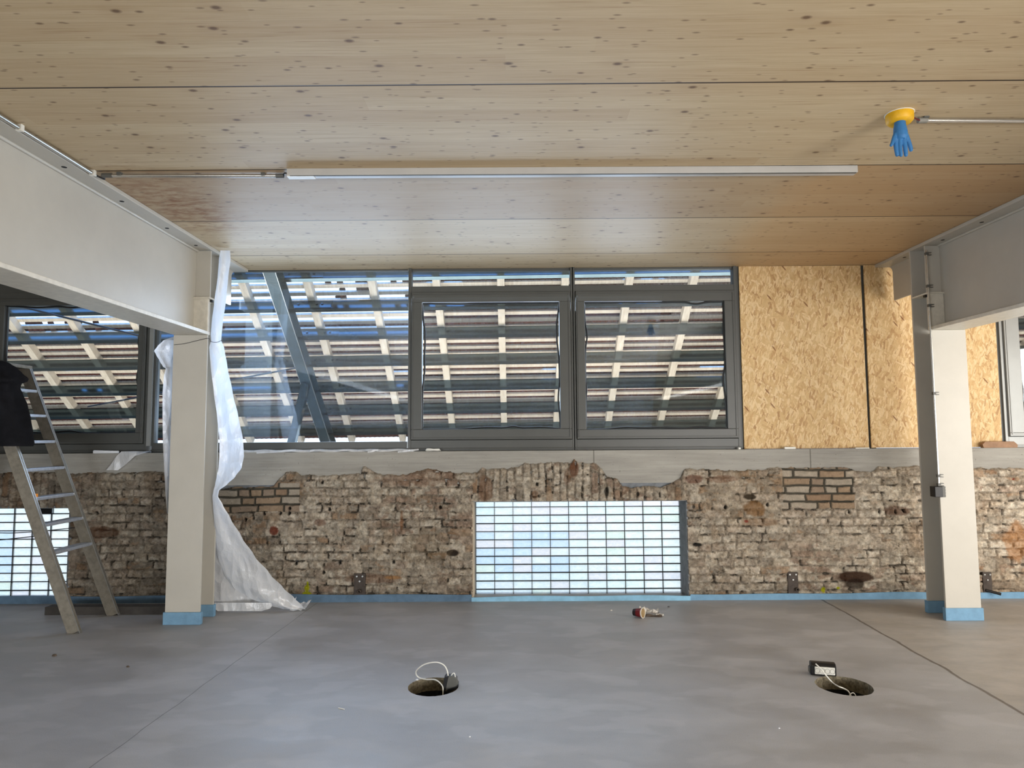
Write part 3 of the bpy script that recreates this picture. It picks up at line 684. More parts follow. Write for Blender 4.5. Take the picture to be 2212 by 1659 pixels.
# post behind the OSB
tag(MB().box(fx(1590), fx(1612), YF+.034, YF+.09, ZS, HC).build('trim_4', 'frame'), kind='structure')
tag(MB().box(fx(1860), fx(1888), YF+.034, YF+.09, ZS, HC).build('trim_2', 'frame'), kind='structure')
tag(MB().box(fx(2148), fx(2163), YF+.02, YF+.10, ZS, HC).build('trim_3', 'frame'), kind='structure')

# ================================================================ STEEL COLUMNS AND BEAMS
def column(xa, sgn, label):
    """xa inner flange edge; sgn +1 = web lies towards +X"""
    x0, x1 = sorted((xa, xa+sgn*CW)); xc = (x0+x1)/2; T = .019
    root = empty('steel_column', (xc, Y1, 0), label, 'column')
    MB().box(x0, x1, Y1, Y1+T, 0, ZB-.002).build('front_flange', 'steel_paint', root, .002)
    MB().box(xc-.006, xc+.006, Y1+T, Y2, 0, ZB-.002).build('web', 'steel_paint', root)
    MB().box(x0, x1, Y2, Y2+T, 0, HC-.001).build('back_flange', 'steel_paint', root, .002)
    # plates above the beam seat: stub flange on the inner side of the beam web, thick pad below
    a, b = sorted((xa+sgn*.012, xc-sgn*.008)); MB().box(a, b, Y1+.05, Y1+.065, ZB+.03, HC-.036).build('stub_flange', 'steel_paint', root, .002)
    zc = at(2020, 634, Y=Y1+.03).z
    MB().box(a-.004*1, b, Y1+.02, Y1+.050, ZB+.03, zc).build('bearing_pad', 'steel_edge', root, .008, 3)
    a2, b2 = sorted((xa-sgn*.006, xc-sgn*.006)); MB().box(a2, b2, Y1+.010, Y2, zc-.004, zc+.012).build('cap_plate', 'steel_edge', root, .004)
    MB().box(a2, b2, Y1+.052, Y1+.062+.02, zc-.026, zc-.006).build('rubber_strip', 'rubber', root)
    # blue foam wrap at both feet
    zf = .105
    e = .012
    m = MB(); m.box(x0-e, x1+e, Y1-e, Y1-.0005, .0, zf); m.box(x0-e, x0-.0005, Y1-.0005, Y1+T+e, 0, zf); m.box(x1+.0005, x1+e, Y1-.0005, Y1+T+e, 0, zf)
    m.build('foam_wrap', 'foam', root, .004, 3)
    m = MB(); m.box(x0-e, x1+e, Y2-e, Y2-.0005, .0, zf); m.box(x0-e, x0-.0005, Y2-.0005, Y2+T+e, 0, zf); m.box(x1+.0005, x1+e, Y2-.0005, Y2+T+e, 0, zf)
    m.build('foam_wrap', 'foam', root, .004, 3)
    return root, xc, zc
cL, xcl, zc = column(XL, -1, 'left pale grey steel column with blue foam at its foot')
cR, xcr, zc = column(XR, 1, 'right pale steel column carrying a thin conduit and black box')
def beam(xa, sgn, label):
    x0, x1 = sorted((xa, xa+sgn*CW)); xc = (x0+x1)/2; y0 = RY0; T = .03
    root = empty('steel_beam', (xc, y0, ZB), label, 'beam')
    yb = Y1+.0
    MB().box(x0, x1, y0, Y1+.045, ZB, ZB+T).build('bottom_flange', 'steel_edge', root, .004)
    MB().box(xc-.008, xc+.008, y0, Y2-.003, ZB+T, HC-T).build('web', 'steel_paint', root)
    yt = at(1893, 572, X=XR).y
    MB().box(x0, x1, y0, Y2-.002, HC-T, HC-.001).build('top_flange', 'steel_paint', root, .003)
    m = MB(); m.box(x0, x1, Y2+.02, 6.74, HC-T, HC-.001); m.build('end_flange', 'steel_paint', root, .003)
    ye = 6.70; zb = at(1940, 639, Y=6.45).z
    pts = [(xc-.008, Y2+.02, zb), (xc-.008, ye-.02, zb), (xc-.008, ye-.02, HC-T-.05), (xc-.008, ye+.0, HC-T-.02), (xc-.008, ye+.03, HC-T), (xc-.008, Y2+.02, HC-T)]
    MB().prism(pts, (.016, 0, 0)).build('end_web', 'steel_paint', root)
    # weld fillet along web and top flange, bolt holes in the inner half of the top flange
    s = -sgn
    m = MB(); m.tube([(xc+s*.014, y0+.1, HC-T-.006), (xc+s*.014, Y2-.05, HC-T-.006)], .012, 8); m.build('fillet', 'steel_paint', root)
    hx = (xc+xa)/2
    for px, py in ((142, 361), (266, 435), (366, 493), (430, 530)):
        y = at(px, py, Z=HC-T).y
        MB().lathe((hx, y, HC-T+.0005), (0, 0, -1), [(.0001, 0.0012), (.016, .0012), (.016, 0)], 20, smooth=False).build('bolt_hole', 'dark', root)
    for y in (6.35,): MB().lathe((hx, y, HC-T+.0005), (0, 0, -1), [(.0001, 0.0012), (.016, .0012), (.016, 0)], 20, smooth=False).build('bolt_hole', 'dark', root)
    return root
beam(XL, -1, 'deep cream steel beam under the ceiling at the left, ending on the left column')
beam(XR, 1, 'deep grey steel beam under the ceiling at the right, ending on the right column')

# conduit and black box on the right column
rt_ = empty('electrical_conduit', (XR-.012, Y1-.012, 1.1), 'thin metal conduit running down the edge of the right steel column', 'conduit')
xcd = XR-.006; ycd = Y1-.0145
zb_ = at(2023, 1050, Y=ycd).z
MB().tube([(xcd-.008, ycd, zb_), (xcd-.008, ycd, at(2000, 540, Y=ycd).z)], .0085, 12).build('tube', 'conduit', rt_)
for py in (548, 618, 660, 850, 1028, 1047):
    z = at(2010, py, Y=ycd).z
    MB().box(xcd-.020, xcd+.004, ycd-.011, ycd+.014, z-.012, z+.012).box(xcd+.004, xcd+.034, ycd-.004, Y1+.0, z+.007, z+.013).box(xcd+.004, xcd+.034, ycd-.004, Y1, z-.013, z-.007).build('clip', 'grey_plastic', rt_)
p = at(2023, 1062, Y=ycd)
bx = empty('junction_box', (p.x, ycd, p.z-.045), 'small black junction box clamped to the right steel column', 'box')
MB().box(xcd-.062, xcd+.006, Y1-.045, Y1+.03, p.z-.045, p.z+.045).build('housing', 'black_plastic', bx, .004)
MB().box(xcd+.006, xcd+.034, Y1-.035, Y1-.001, p.z-.046, p.z+.046).build('cover', 'grey_plastic', bx, .002)
for k in range(4): MB().box(xcd+.034, xcd+.044, Y1-.02, Y1-.001, p.z-.04+k*.024, p.z-.03+k*.024).build('terminal', 'black_plastic', bx)

# ================================================================ OUTSIDE ROOF
V = Vector
pr = at(1202, 911, Y=10.3)
SL = math.radians(39.3); dv = V((0, math.cos(SL), -math.sin(SL))); dw = V((0, math.sin(SL), math.cos(SL)))
TILT = .0065
def roofpt(px, py):
    """where the view through a pixel meets the plane of the rafter undersides"""
    d = ray(px, py); nrm = V((-TILT*1.0, dw.y, dw.z)); t = (pr-EYE).dot(nrm)/d.dot(nrm); return EYE+d*t
def rp(x, v, w): return pr + V((x-pr.x, 0, (x-pr.x)*TILT/dw.z)) + dv*v + dw*w
def vof(py, px=1106):
    q = roofpt(px, py); return (q-pr).dot(dv)
roof = empty('tiled_roof', rp(0, .6, 0), 'large red tiled lean-to roof on light timber battens seen outside the windows', 'roof')
RXA, RXB = -9.5, 9.0
pt = [vof(y) for y in (642, 703, 762, 818, 868, 912)]; pitch = (pt[-1]-pt[0])/5
vp = [pt[0]-2*pitch, vof(576)] + pt
E_ = V((1, 0, TILT/dw.z)).normalized()
def rbar(mb, v0, v1, w0, w1, xa=RXA, xb=RXB, mi=0):
    vs = [rp(x, v, w) for x in (xa, xb) for w in (w0, w1) for v in (v0, v1)]
    mb.add(vs, [(0, 2, 3, 1), (4, 5, 7, 6), (0, 1, 5, 4), (2, 6, 7, 3), (0, 4, 6, 2), (1, 3, 7, 5)], mi)
XSPL = roofpt(694, 716).x
for i, v in enumerate(vp):
    # channel section: web on the up-slope side, flanges behind it
    m = MB(); rbar(m, v, v+.008, -.158, -.004); rbar(m, v+.004, v+.052, -.166, -.158); rbar(m, v+.004, v+.052, -.008, -.001)
    o = m.build('purlin', 'steel_green', roof)
    m = MB(); xs = XSPL + (v-vp[2])*0
    rbar(m, v-.006, v, -.150, -.012, xs-.26, xs+.26)
    for dx in (-.16, .07, .14): m.lathe(rp(xs+dx, v-.006, -.080), -dv, [(.014, 0), (.014, .012), (.0001, .012)], 10, smooth=False)
    m.build('splice_plate', 'steel_green', roof)
XR0 = roofpt(1202, 911).x; SP = .80
def raf(px): return
nraf = 0
x = XR0-SP*11
while x < RXB-.3:
    m = MB(); rbar(m, vp[0]-.1, vof(950), 0, .10, x-.045, x+.045); m.build('rafter', 'roof_timber', roof)
    x += SP
gauge = pitch/4
def vofw(py, w):
    d = ray(1106, py); nrm = V((-TILT, dw.y, dw.z)); o = pr+dw*w; t = (o-EYE).dot(nrm)/d.dot(nrm); return (EYE+d*t-o).dot(dv)
vb = vofw(803, .10)-.028-gauge*24
bat = []
while vb < vof(944):
    bat.append(vb); m = MB(); rbar(m, vb, vb+.054, .10, .132); m.build('batten', 'roof_timber', roof); vb += gauge
# clay tile courses; some tiles are missing where the sky shines through
def gapfn(x, v, i):
    q = EYE; p = rp(x, v, .14); d = p-EYE; a = d.dot(fw); px = 1106+F*d.dot(rt)/a; py = 829.5-F*d.dot(up)/a
    h = math.sin(x*12.9898+i*78.233)*43758.5453; h -= math.floor(h)
    if py < 586: return True
    if py < 652 and px < 900: return px < 700 or h < .78
    if 652 <= py < 701 and px < 905: return True
    if py < 705 and px < 310: return h < .85
    if py < 612 and 900 <= px < 1000: return h < .5
    if 694 <= py < 712 and px < 300: return h < .5
    if 640 <= py < 712 and px < 290: return h < .75
    if 780 <= py < 795 and (840 < px < 900 or 1170 < px < 1210 or 470 < px < 560): return True
    if 590 <= py < 606 and (930 < px < 985): return True
    if 590 <= py < 603 and 1350 < px < 1450: return h < .6
    if 782 <= py < 794 and 1510 < px < 1570: return True
    if 784 <= py < 800 and 90 < px < 200: return h < .6
    return False
TWD = .075
def tile_course(i, v):
    vs = []; fs = []; nt = int((RXB-RXA)/TWD)
    for k in range(nt):
        x = RXA+k*TWD
        if gapfn(x+TWD/2, v+gauge*.5, i): continue
        b = len(vs)
        for row, (vv, ww) in enumerate(((v-.012, .165), (v+gauge+.02, .130))):
            for q in range(5):
                t = q/4; wv = .016*math.sin(t*PI)
                vs.append(rp(x+t*TWD*1.02, vv+(.012*math.sin(t*PI) if row else 0), ww+wv))
            for q in range(5):
                t = q/4; wv = .016*math.sin(t*PI)
                vs.append(rp(x+t*TWD*1.02, vv+(.012*math.sin(t*PI) if row else 0), ww+wv-.010))
        for q in range(4):
            fs += [(b+q, b+q+1, b+11+q, b+10+q), (b+5+q, b+15+q, b+16+q, b+6+q), (b+10+q, b+11+q, b+16+q, b+15+q)]
    if vs:
        m = MB(); m.add(vs, fs, 0, False); m.build('tile_course', 'tile', roof)
for i, v in enumerate(bat): tile_course(i, v)

# steel raker with strut in front of the roof
rk = empty('steel_raker', rp(0, vp[-1], -.4), 'sloping blue grey steel rafter with a strut outside the tall fixed pane', 'beam')
def rplane(px, py, w):
    d = ray(px, py); nrm = V((0, dw.y, dw.z)); t = (pr+dw*w-EYE).dot(nrm)/d.dot(nrm); return EYE+d*t
wr = -.17
a = rplane(597, 585, wr); b = rplane(722, 952, wr); dd = (b-a).normalized()
b = V((a.x, b.y, b.z)); a2 = a-dv*1.4; b2 = V((a.x, b.y, b.z))+dv*.2
xw = .15
m = MB(); m.bar(a2-dw*.2, b2-dw*.2, xw, .012, ref=dw); m.bar(a2-dw*.006, b2-dw*.006, xw, .012, ref=dw); m.bar(a2-dw*.1, b2-dw*.1, .010, .19, ref=dw)
m.build('rafter_profile', 'steel_dark', rk)
for q_ in (-1, 1): MB().bar(a2-dw*.207+V((q_*.072, 0, 0)), b2-dw*.207+V((q_*.072, 0, 0)), .006, .006, ref=dw).build('flange_edge', 'alu', rk)
s0 = rplane(668, 828, wr-.2); s0 = V((a.x, s0.y, s0.z)); s1 = at(628, 968, Y=s0.y+.02)
m = MB(); m.bar(s0, s1, .10, .10, ref=(0, 1, 0)); m.build('strut', 'steel_green', rk)
# diagonal rods seen through the left window and the fixed pane
r_ = MB().tube([at(45, 662, Y=7.6), at(310, 728, Y=7.7)], .012, 8).build('tension_rod', 'black_wire'); tag(r_, 'thin dark diagonal rod outside the far left window', 'rod')
r_ = MB().tube([at(190, 879, Y=7.5), at(300, 858, Y=7.5), at(640, 795, Y=7.55)], .010, 8).build('tension_rod', 'black_wire'); tag(r_, 'thin dark rod rising to the right outside the fixed pane beside the left column', 'rod')

# ================================================================ CEILING CONDUITS AND LIGHT TRUNKING
pa, pb = at(-30, 237, Z=HC-.025), at(205, 378, Z=HC-.025); 
zc_ = HC-.016; xq = XL+.004
xq = XL+.020
ya, yb_ = 2.2, at(205, 378, X=xq).y
r_ = empty('electrical_conduit', (xq, yb_, zc_), 'shiny metal conduit clipped under the ceiling along the left steel beam', 'conduit')
MB().tube([(xq, ya, zc_-.004), (xq, yb_, zc_-.004)], .0125, 14).build('tube', 'conduit', r_)
for px, py in ((43, 268), (200, 372)):
    y = at(px, py, X=xq).y; MB().box(xq-.016, xq+.018, y-.012, y+.012, zc_-.020, HC+.001).build('clip', 'white_plastic', r_, .002)
Z2 = HC-.017
pA, pB = at(236, 379, Z=Z2), at(603, 380, Z=Z2)
r_ = empty('electrical_conduit', pA, 'short metal conduit on the ceiling between left beam and white trunking', 'conduit')
MB().tube([pA, pB], .0115, 14).build('tube', 'conduit', r_)
MB().tube([pA-V((.045, 0, 0)), pA+V((.02, 0, 0))], .014, 12).build('sleeve', 'grey_plastic', r_); MB().tube([pB-V((.02, 0, 0)), pB+V((.03, 0, 0))], .014, 12).build('sleeve', 'grey_plastic', r_)
MB().tube(smoothpts([(xq, yb_-.01, zc_-.004), (xq+.03, yb_+.05, zc_-.012), pA-V((.05, .0, 0))]), .006, 8).build('link_wire', 'black_wire', r_)
for q in (pA+V((.07, 0, 0)), pB-V((.1, 0, 0))): MB().box(q.x-.012, q.x+.012, q.y-.02, q.y+.018, Z2-.004, HC+.001).build('clip', 'grey_plastic', r_)
Z3 = HC-.045
tA, tB = at(620, 380, Z=Z3), at(1852, 373, Z=Z3); ym = (tA.y+tB.y)/2
r_ = empty('light_trunking', ((tA.x+tB.x)/2, ym, Z3), 'long white rectangular light trunking mounted across the wooden ceiling', 'light fitting')
hw = .030
MB().bar((tA.x, tA.y+.02, HC-.0222), (tB.x, tB.y+.02, HC-.0222), hw*2, .045).build('housing', 'white_trunk', r_, .003)
MB().bar((tA.x+.02, tA.y-.002, Z3-.0015), (tB.x-.01, tB.y-.002, Z3-.0015), .012, .004).build('slot', 'grey_plastic', r_)
MB().bar((tA.x, tA.y+.02, Z3-.002), (tA.x+.17, tA.y+.02, Z3-.002), .05, .006).build('end_cover', 'white_plastic', r_)
MB().tube(smoothpts([pB+V((.03, 0, 0)), V(((pB.x+tA.x)/2+.01, (pB.y+tA.y)/2, Z2+.004)), tA+V((.003, .02, .02))]), .005, 8).build('link_wire', 'black_wire', r_)
# right side: junction box, glove, wires, conduit
gp = at(1943, 250, Z=HC-.01)
r_ = empty('ceiling_box', gp, 'round yellow junction box fixed to the wooden ceiling', 'box')
rb_ = .068
MB().lathe((gp.x, gp.y, HC-.001), (0, 0, -1), [(.0001, 0), (rb_*.98, 0), (rb_, .004), (rb_*.98, .038), (rb_*.8, .052), (rb_*.6, .054), (.0001, .050)], 40).build('shell', 'yellow', r_)
MB().lathe((gp.x, gp.y, HC+.001), (0, 0, -1), [(rb_*1.0, 0), (rb_*1.06, .001), (rb_*1.06, .004), (rb_, .004)], 40).build('rim', 'cup_white', r_)
c0 = at(1988, 260, Z=Z2); c1 = at(2500, 262, Z=Z2)
r_ = empty('electrical_conduit', c0, 'metal conduit on the ceiling right of the blue glove', 'conduit')
MB().tube([c0, c1], .0115, 14).build('tube', 'conduit', r_)
MB().tube([c0-V((.012, 0, 0)), c0+V((.035, 0, 0))], .0155, 14).build('sleeve', 'socket_grey', r_)
MB().box(c0.x+.012, c0.x+.04, c0.y-.018, c0.y+.03, Z2+.008, HC+.001).build('clip', 'grey_plastic', r_)
st = gp+V((rb_*.97, -.01, -.012))
for dy, mm in ((-.005, 'red_wire'), (.004, 'black_wire'), (0.0, 'red_wire')): MB().tube(smoothpts([st+V((0, dy, dy)), (st+c0)/2+V((0, dy, -.002+dy)), c0+V((0, dy*.6, dy*.5))]), .0035, 8).build('wire', mm, r_)
# glove: palm + five fingers fused by a voxel remesh
def glove():
    o = V((gp.x+.004, gp.y-.005, HC-.052)); m = MB()
    g0 = at(1944, 262, Y=o.y); k = 1.0
    def P(px, py, dy=0): q = at(px, py, Y=o.y-.012+dy); return q
    m.tube([P(1944, 250), P(1944, 266), P(1944, 276), P(1945, 286), P(1946, 296), P(1946, 302)], [.026, .027, .031, .034, .033, .024], 20)
    def fing(pts, r):
        m.tube(smoothpts([P(*q) for q in pts], 4), [r[0]+(r[1]-r[0])*i/((len(pts)-1)*4) for i in range((len(pts)-1)*4+1)], 12)
        e = P(*pts[-1]); m.lathe(e-V((0, 0, r[1]*.9)), (0, 0, 1), [(.0001, 0), (r[1]*.55, r[1]*.15), (r[1]*.85, r[1]*.5), (r[1], r[1]*.95)], 12)
    fing([(1936, 285, 0), (1931, 298, -.006), (1928, 308, -.008), (1925, 314, -.01)], (.011, .0085))
    fing([(1937, 290, 0), (1935, 308, .004), (1936, 323, .004), (1938, 335, .004)], (.013, .0095))
    fing([(1944, 295, -.004), (1944.5, 316, -.006), (1946.5, 336, -.006)], (.0125, .0085))
    fing([(1951, 293, -.002), (1955, 316, -.003), (1957, 335, -.003)], (.013, .0100))
    fing([(1954, 284, .003), (1961, 302, .004), (1966, 316, .005), (1968, 324, .006)], (.013, .0100))
    ob = m.build('rubber_glove', 'glove'); q = ob.modifiers.new('fuse', 'REMESH'); q.mode = 'VOXEL'; q.voxel_size = .0024; q.use_smooth_shade = True
    s_ = ob.modifiers.new('soft', 'SMOOTH'); s_.factor = .5; s_.iterations = 3
    tag(ob, 'blue rubber glove hanging fingers down from the yellow ceiling box', 'glove')
glove()

# ================================================================ LADDER WITH JACKET
fA, fB = at(161, 1367, Z=0), at(245, 1329, Z=0)
d_ = (fB-fA); d_.z = 0; wlad = d_.length; d_.normalize(); nn = V((-d_.y, d_.x, 0))
if nn.x > 0: nn = -nn
rB = ray(53, 794)
A_ = np.array([[nn.x, 0, -rB.x], [nn.y, 0, -rB.y], [0, 1, -rB.z]]); bb = np.array([EYE.x-fB.x, EYE.y-fB.y, EYE.z-fB.z])
t_, h_, s_ = np.linalg.solve(A_, bb)
tB = fB+nn*t_+V((0, 0, h_)); tA_ = fA+nn*t_+V((0, 0, h_))+d_*.04
print('ladder', fA, fB, tB, tA_, 'width', wlad)
lad = empty('step_ladder', (fA+fB)/2, 'aluminium folding step ladder with a black jacket over its top, left of the left column', 'ladder')
nrm_l = (tB-fB).normalized()
def rail(a, b, mt='alu_dirty', w=.026, h=.104):
    return MB().bar(a, b, w, h, ref=nn).build('rail', mt, lad, .003)
rail(fA, tA_); rail(fB, tB)
# light edges of the rails
for a, b in ((fA, tA_), (fB, tB)):
    MB().bar(a+V((0, 0, .0))-nn*.053, b-nn*.053, .032, .005, ref=nn).build('rail_lip', 'alu', lad)
m_top = (tA_+tB)/2
mir = lambda p: V((p.x, p.y, p.z))+nn*(2*(m_top-p).dot(nn)+.16)
rail(mir(fA)+V((0, 0, 0)), tA_+nn*.08); rail(mir(fB), tB+nn*.08)
for py, px in ((1174, 198), (1119, 176), (1067, 157), (1010, 136), (954, 117), (899, 97), (846, 76)):
    lo_, hi_ = 0., 1.
    for _ in range(40):
        mid = (lo_+hi_)/2; q = fB.lerp(tB, mid); dd_ = q-EYE; yy = 829.5-F*dd_.dot(up)/dd_.dot(fw)
        if yy > py: lo_ = mid
        else: hi_ = mid
    a, b = fA.lerp(tA_, lo_), fB.lerp(tB, lo_)
    a.z = b.z
    MB().bar(a+d_*.012, b-d_*.012, .095, .026, ref=(0, 0, 1)).build('tread', 'alu_tread', lad, .003)
    if py == 1067:
        oc = MB().box(-.02, .02, -.02, .02, 0, .03).build('spring_clamp', 'orange', None, .004); oc.location = a+d_*.06+V((0, 0, .0115))
        tag(oc, 'small orange clamp lying on a ladder tread', 'clamp')
MB().bar(tA_+nn*.04-d_*.02, tB+nn*.04+d_*.02, .2, .03, ref=(0, 0, 1)).build('top_step', 'alu_dirty', lad, .004)
for (f, t) in ((fA, tA_), (fB, tB)):
    q = f.lerp(t, .35); q2 = mir(f).lerp(t+nn*.08, .35); mid = (q+q2)/2-V((0, 0, .05))
    MB().tube(smoothpts([q, mid, q2]), .004, 6).build('spreader_cord', 'black_wire', lad)
for a in (fA, fB): MB().box(-.014, .014, -.04, .04, 0, .03).build('foot', 'rubber', lad).location = (0, 0, 0)
for o in [o for o in lad.children if o.name.startswith('foot')]: bpy.data.objects.remove(o)

def sheet(rows, Yf, K, name, mat, amp=.03, fr=3., seed=0, thick=0, extra=None, sub=0):
    """rows: (py, pxl, pxr); surface through the two edge curves with vertical folds"""
    rr = random.Random(seed); ph = [rr.uniform(0, 6.28) for _ in range(6)]
    out = []; n = 5; R = []
    for i in range(len(rows)-1):
        for k in range(n):
            t = k/n; t2 = t*t*(3-2*t)*.5+t*.5; R.append(tuple(rows[i][j]*(1-t)+rows[i+1][j]*t if j == 0 else rows[i][j]*(1-t2)+rows[i+1][j]*t2 for j in range(3)))
    R.append(rows[-1]); vs = []; fs = []
    for i, (py, a, b) in enumerate(R):
        for k in range(K+1):
            u = k/K; px = a+(b-a)*u
            f = math.sin(u*fr*6.28+ph[0]+py*.006)*.6+math.sin(u*fr*2.3*6.28+ph[1]-py*.011)*.3+math.sin(py*.035+u*4+ph[2])*.35
            w = min(1, (b-a)/55.)
            y = Yf(py, u)+amp*f*w
            vs.append(at(px, py, Y=y))
    for i in range(len(R)-1):
        for k in range(K): q = i*(K+1)+k; fs.append((q, q+1, q+K+2, q+K+1))
    return vs, fs
# jacket
rowsJ = [(779, -70, 5), (785, -85, 22), (795, -92, 37), (806, -95, 48), (818, -96, 62), (824, -96, 60), (829, -96, 47), (838, -94, 44), (852, -94, 50), (875, -93, 60), (905, -92, 67), (935, -90, 72), (958, -88, 75), (964, -86, 72)]
yj = tA_.y-.10
fsb = None
jk = MB(); vs, fs = sheet(rowsJ, lambda py, u: yj-.10*math.sin(u*PI)*1.0*min(1, .35+(py-779)/90.)-.02, 44, 'j', 'jacket', .04, 1.1, 5)
jk.add(vs, fs, 0, True)
vs2, fs2 = sheet(rowsJ, lambda py, u: tB.y+.03+.05*math.sin(u*PI), 44, 'j', 'jacket', .03, 2.2, 8); 
nfr = len(vs)
jk.add(vs2, fs2, 0, True)
# join the rims
K = 44; R_ = len(vs)//(K+1); b2_ = nfr
rim = []
for i in range(R_-1):
    a_, c_ = i*(K+1), (i+1)*(K+1); rim.append((a_, c_, c_+b2_, a_+b2_)); a_, c_ = i*(K+1)+K, (i+1)*(K+1)+K; rim.append((a_, a_+b2_, c_+b2_, c_))
for k in range(K):
    rim.append((k, k+b2_, k+1+b2_, k+1)); q = (R_-1)*(K+1)+k; rim.append((q, q+1, q+1+b2_, q+b2_))
for f in rim: jk.f.append(f); jk.mi.append(0); jk.sm.append(True)
jo = jk.build('jacket', 'jacket'); tag(jo, 'black jacket draped over the top of the step ladder', 'jacket')

# dark beam lying on the floor along the wall
yq = at(200, 1328, Z=0).y
q0, q1 = at(100, 1327, Z=0), at(352, 1328, Z=0)
tag(MB().box(q0.x, q1.x+.05, yq, yq+.10, 0, at(200, 1311, Y=yq).z).build('timber_beam', 'timber_dark', bevel=.003), 'dark timber beam lying on the floor between ladder and left column', 'timber')

# ================================================================ PLASTIC FILM
def Yfilm(py, u): return 5.99+.0*u+max(0, (py-1000)/320.)*.33
rowsF = [(541, 476, 497), (560, 473, 498), (600, 470, 493), (650, 463, 488), (700, 457, 481), (722, 455, 479), (736, 456, 478), (750, 452, 484), (790, 455, 491), (850, 462, 503), (900, 469, 515),
         (950, 474, 525), (985, 474, 527), (1010, 472, 522), (1030, 468, 508), (1045, 465, 492), (1060, 461, 473), (1072, 459, 471), (1090, 460, 481), (1120, 462, 498), (1160, 464, 522), (1200, 470, 549), (1240, 484, 583), (1270, 505, 612), (1292, 540, 636), (1306, 575, 650), (1316, 612, 660)]
fm = MB()
vs, fs = sheet(rowsF, Yfilm, 26, 'f', 'film', .030, .55, 3); fm.add(vs, fs, 0, True)
# curled tip
tipc = [at(x_, y_, Y=6.30) for x_, y_ in ((628, 1306), (626, 1318), (634, 1323), (644, 1317), (650, 1320), (655, 1314), (661, 1313))]
vsT = []; 
for p_ in tipc: vsT += [p_, p_+V((.02, .10, .05))]
fm.add(vsT, [(2*i, 2*i+2, 2*i+3, 2*i+1) for i in range(len(tipc)-1)], 0, True)
# lower inner sheet pooled on the floor behind the bright fold
rowsG = [(1075, 461, 468), (1110, 462, 486), (1150, 463, 508), (1200, 463, 532), (1250, 463, 556), (1285, 463, 578), (1305, 463, 590), (1318, 463, 585)]
vs, fs = sheet(rowsG, lambda py, u: 6.13+max(0, (py-1000)/320.)*.22+.12*u, 24, 'g', 'film', .03, .6, 12); fm.add(vs, fs, 0, True)
# roll of film lying on the floor
rowsH = [(1302, 464, 586), (1308, 463, 588), (1314, 464, 584), (1320, 470, 566)]
def yh(py, u): return at(520, 1322, Z=0.004).y-.02-.0*(py-1300)
vs, fs = sheet(rowsH, lambda py, u: yh(py, u)+.01*math.sin(u*9), 20, 'h', 'film', .010, 3, 15); fm.add(vs, fs, 0, True)
# flap behind, caught at the beam end
film = fm.build('plastic_sheet', 'film'); tag(film, 'long white translucent plastic sheet hanging down the right side of the left column', 'plastic sheet', None)
vs = film.data.vertices
for v_ in vs:
    if v_.co.z < .003: v_.co.z = .003
rowsL = [(728, 372, 388), (736, 352, 380), (748, 340, 377), (758, 333, 378), (766, 337, 378), (780, 345, 378), (792, 352, 378), (796, 358, 378), (812, 354, 378), (850, 351, 378), (900, 351, 377), (960, 352, 376), (1000, 354, 374), (1060, 357, 372), (1110, 361, 370)]
fm = MB(); vs, fs = sheet(rowsL, lambda py, u: Y1+.02+.07*u, 12, 'l', 'film', .012, .8, 6); fm.add(vs, fs, 0, True)
tag(fm.build('plastic_sheet', 'film'), 'narrow piece of plastic sheet clinging to the left edge of the left column', 'plastic sheet')
w = MB().tube(smoothpts([at(376, 745, Y=Y1-.005), at(400, 742, Y=Y1-.006), at(425, 736, Y=Y1-.006), at(450, 731, Y=Y1-.03), at(456, 738, Y=5.93), at(470, 739, Y=5.92), at(480, 733, Y=5.95), at(476, 727, Y=6.03), at(455, 730, Y=6.05)]), .0022, 6).build('binding_wire', 'black_wire')
tag(w, 'thin dark wire tied around column and plastic sheet', 'wire')

# ================================================================ SILL CLUTTER
zs = ZS+.001
def sill(px, py=None, dy=0.): q = at(px, 972, Y=YC-.01+dy); return V((q.x, YC-.01+dy, zs))
s1_ = MB(); pts = []
for i, px in enumerate(range(498, 905, 12)): q = sill(px); pts.append((q.x, q.y+.0+.006*math.sin(i*.9), ZS+.018+.004*math.sin(i*1.3)))
vsr = []
for p_ in pts: vsr += [(p_[0], p_[1]-.01, p_[2]-.016), (p_[0], p_[1]-.012, p_[2]), (p_[0], p_[1]+.03, p_[2]+.006)]
n_ = len(pts); s1_.add(vsr, [f for i in range(n_-1) for f in ((3*i, 3*i+3, 3*i+4, 3*i+1), (3*i+1, 3*i+4, 3*i+5, 3*i+2))], 0, True)
tag(s1_.build('plastic_strip', 'film'), 'long strip of white plastic lying on the sill below the fixed pane', 'plastic strip')
for k, (a, b, c, lab) in enumerate([(556, 598, 640, 'torn white plastic scrap hanging over the sill right of the plastic sheet'), (795, 806, 818, 'bent white strip end on the sill left of the cable coil'), (860, 880, 905, 'white plastic shred beside the cable coil on the sill')]):
    q0, q1, q2 = sill(a), sill(b), sill(c)
    m = MB(); P0 = [q0+V((0, -.022, -.012)), q0+V((0, -.022, .002)), q1+V((0, -.024, -.004)), q1+V((0, -.02, .014)), q2+V((0, -.018, .010)), q2+V((0, -.016, .026))]
    m.add(P0, [(0, 2, 3, 1), (2, 4, 5, 3)], 0, True); tag(m.build('plastic_scrap', 'film'), lab, 'scrap')
cc_ = sill(935, dy=-.0)
pts = [cc_+V((.075*math.cos(t)*(1-.06*(t/6.28)), .020*math.sin(t), .006+.006*(t/6.28)+.004*math.sin(t*2))) for t in np.linspace(0, 6.28*3, 70)]
pts = [V((p_.x, p_.y, max(p_.z, ZS+.005))) for p_ in pts]
tag(MB().tube(pts, .0035, 8).build('cable_coil', 'white_cable'), 'coil of thin white cable on the sill under the left sash window', 'cable')
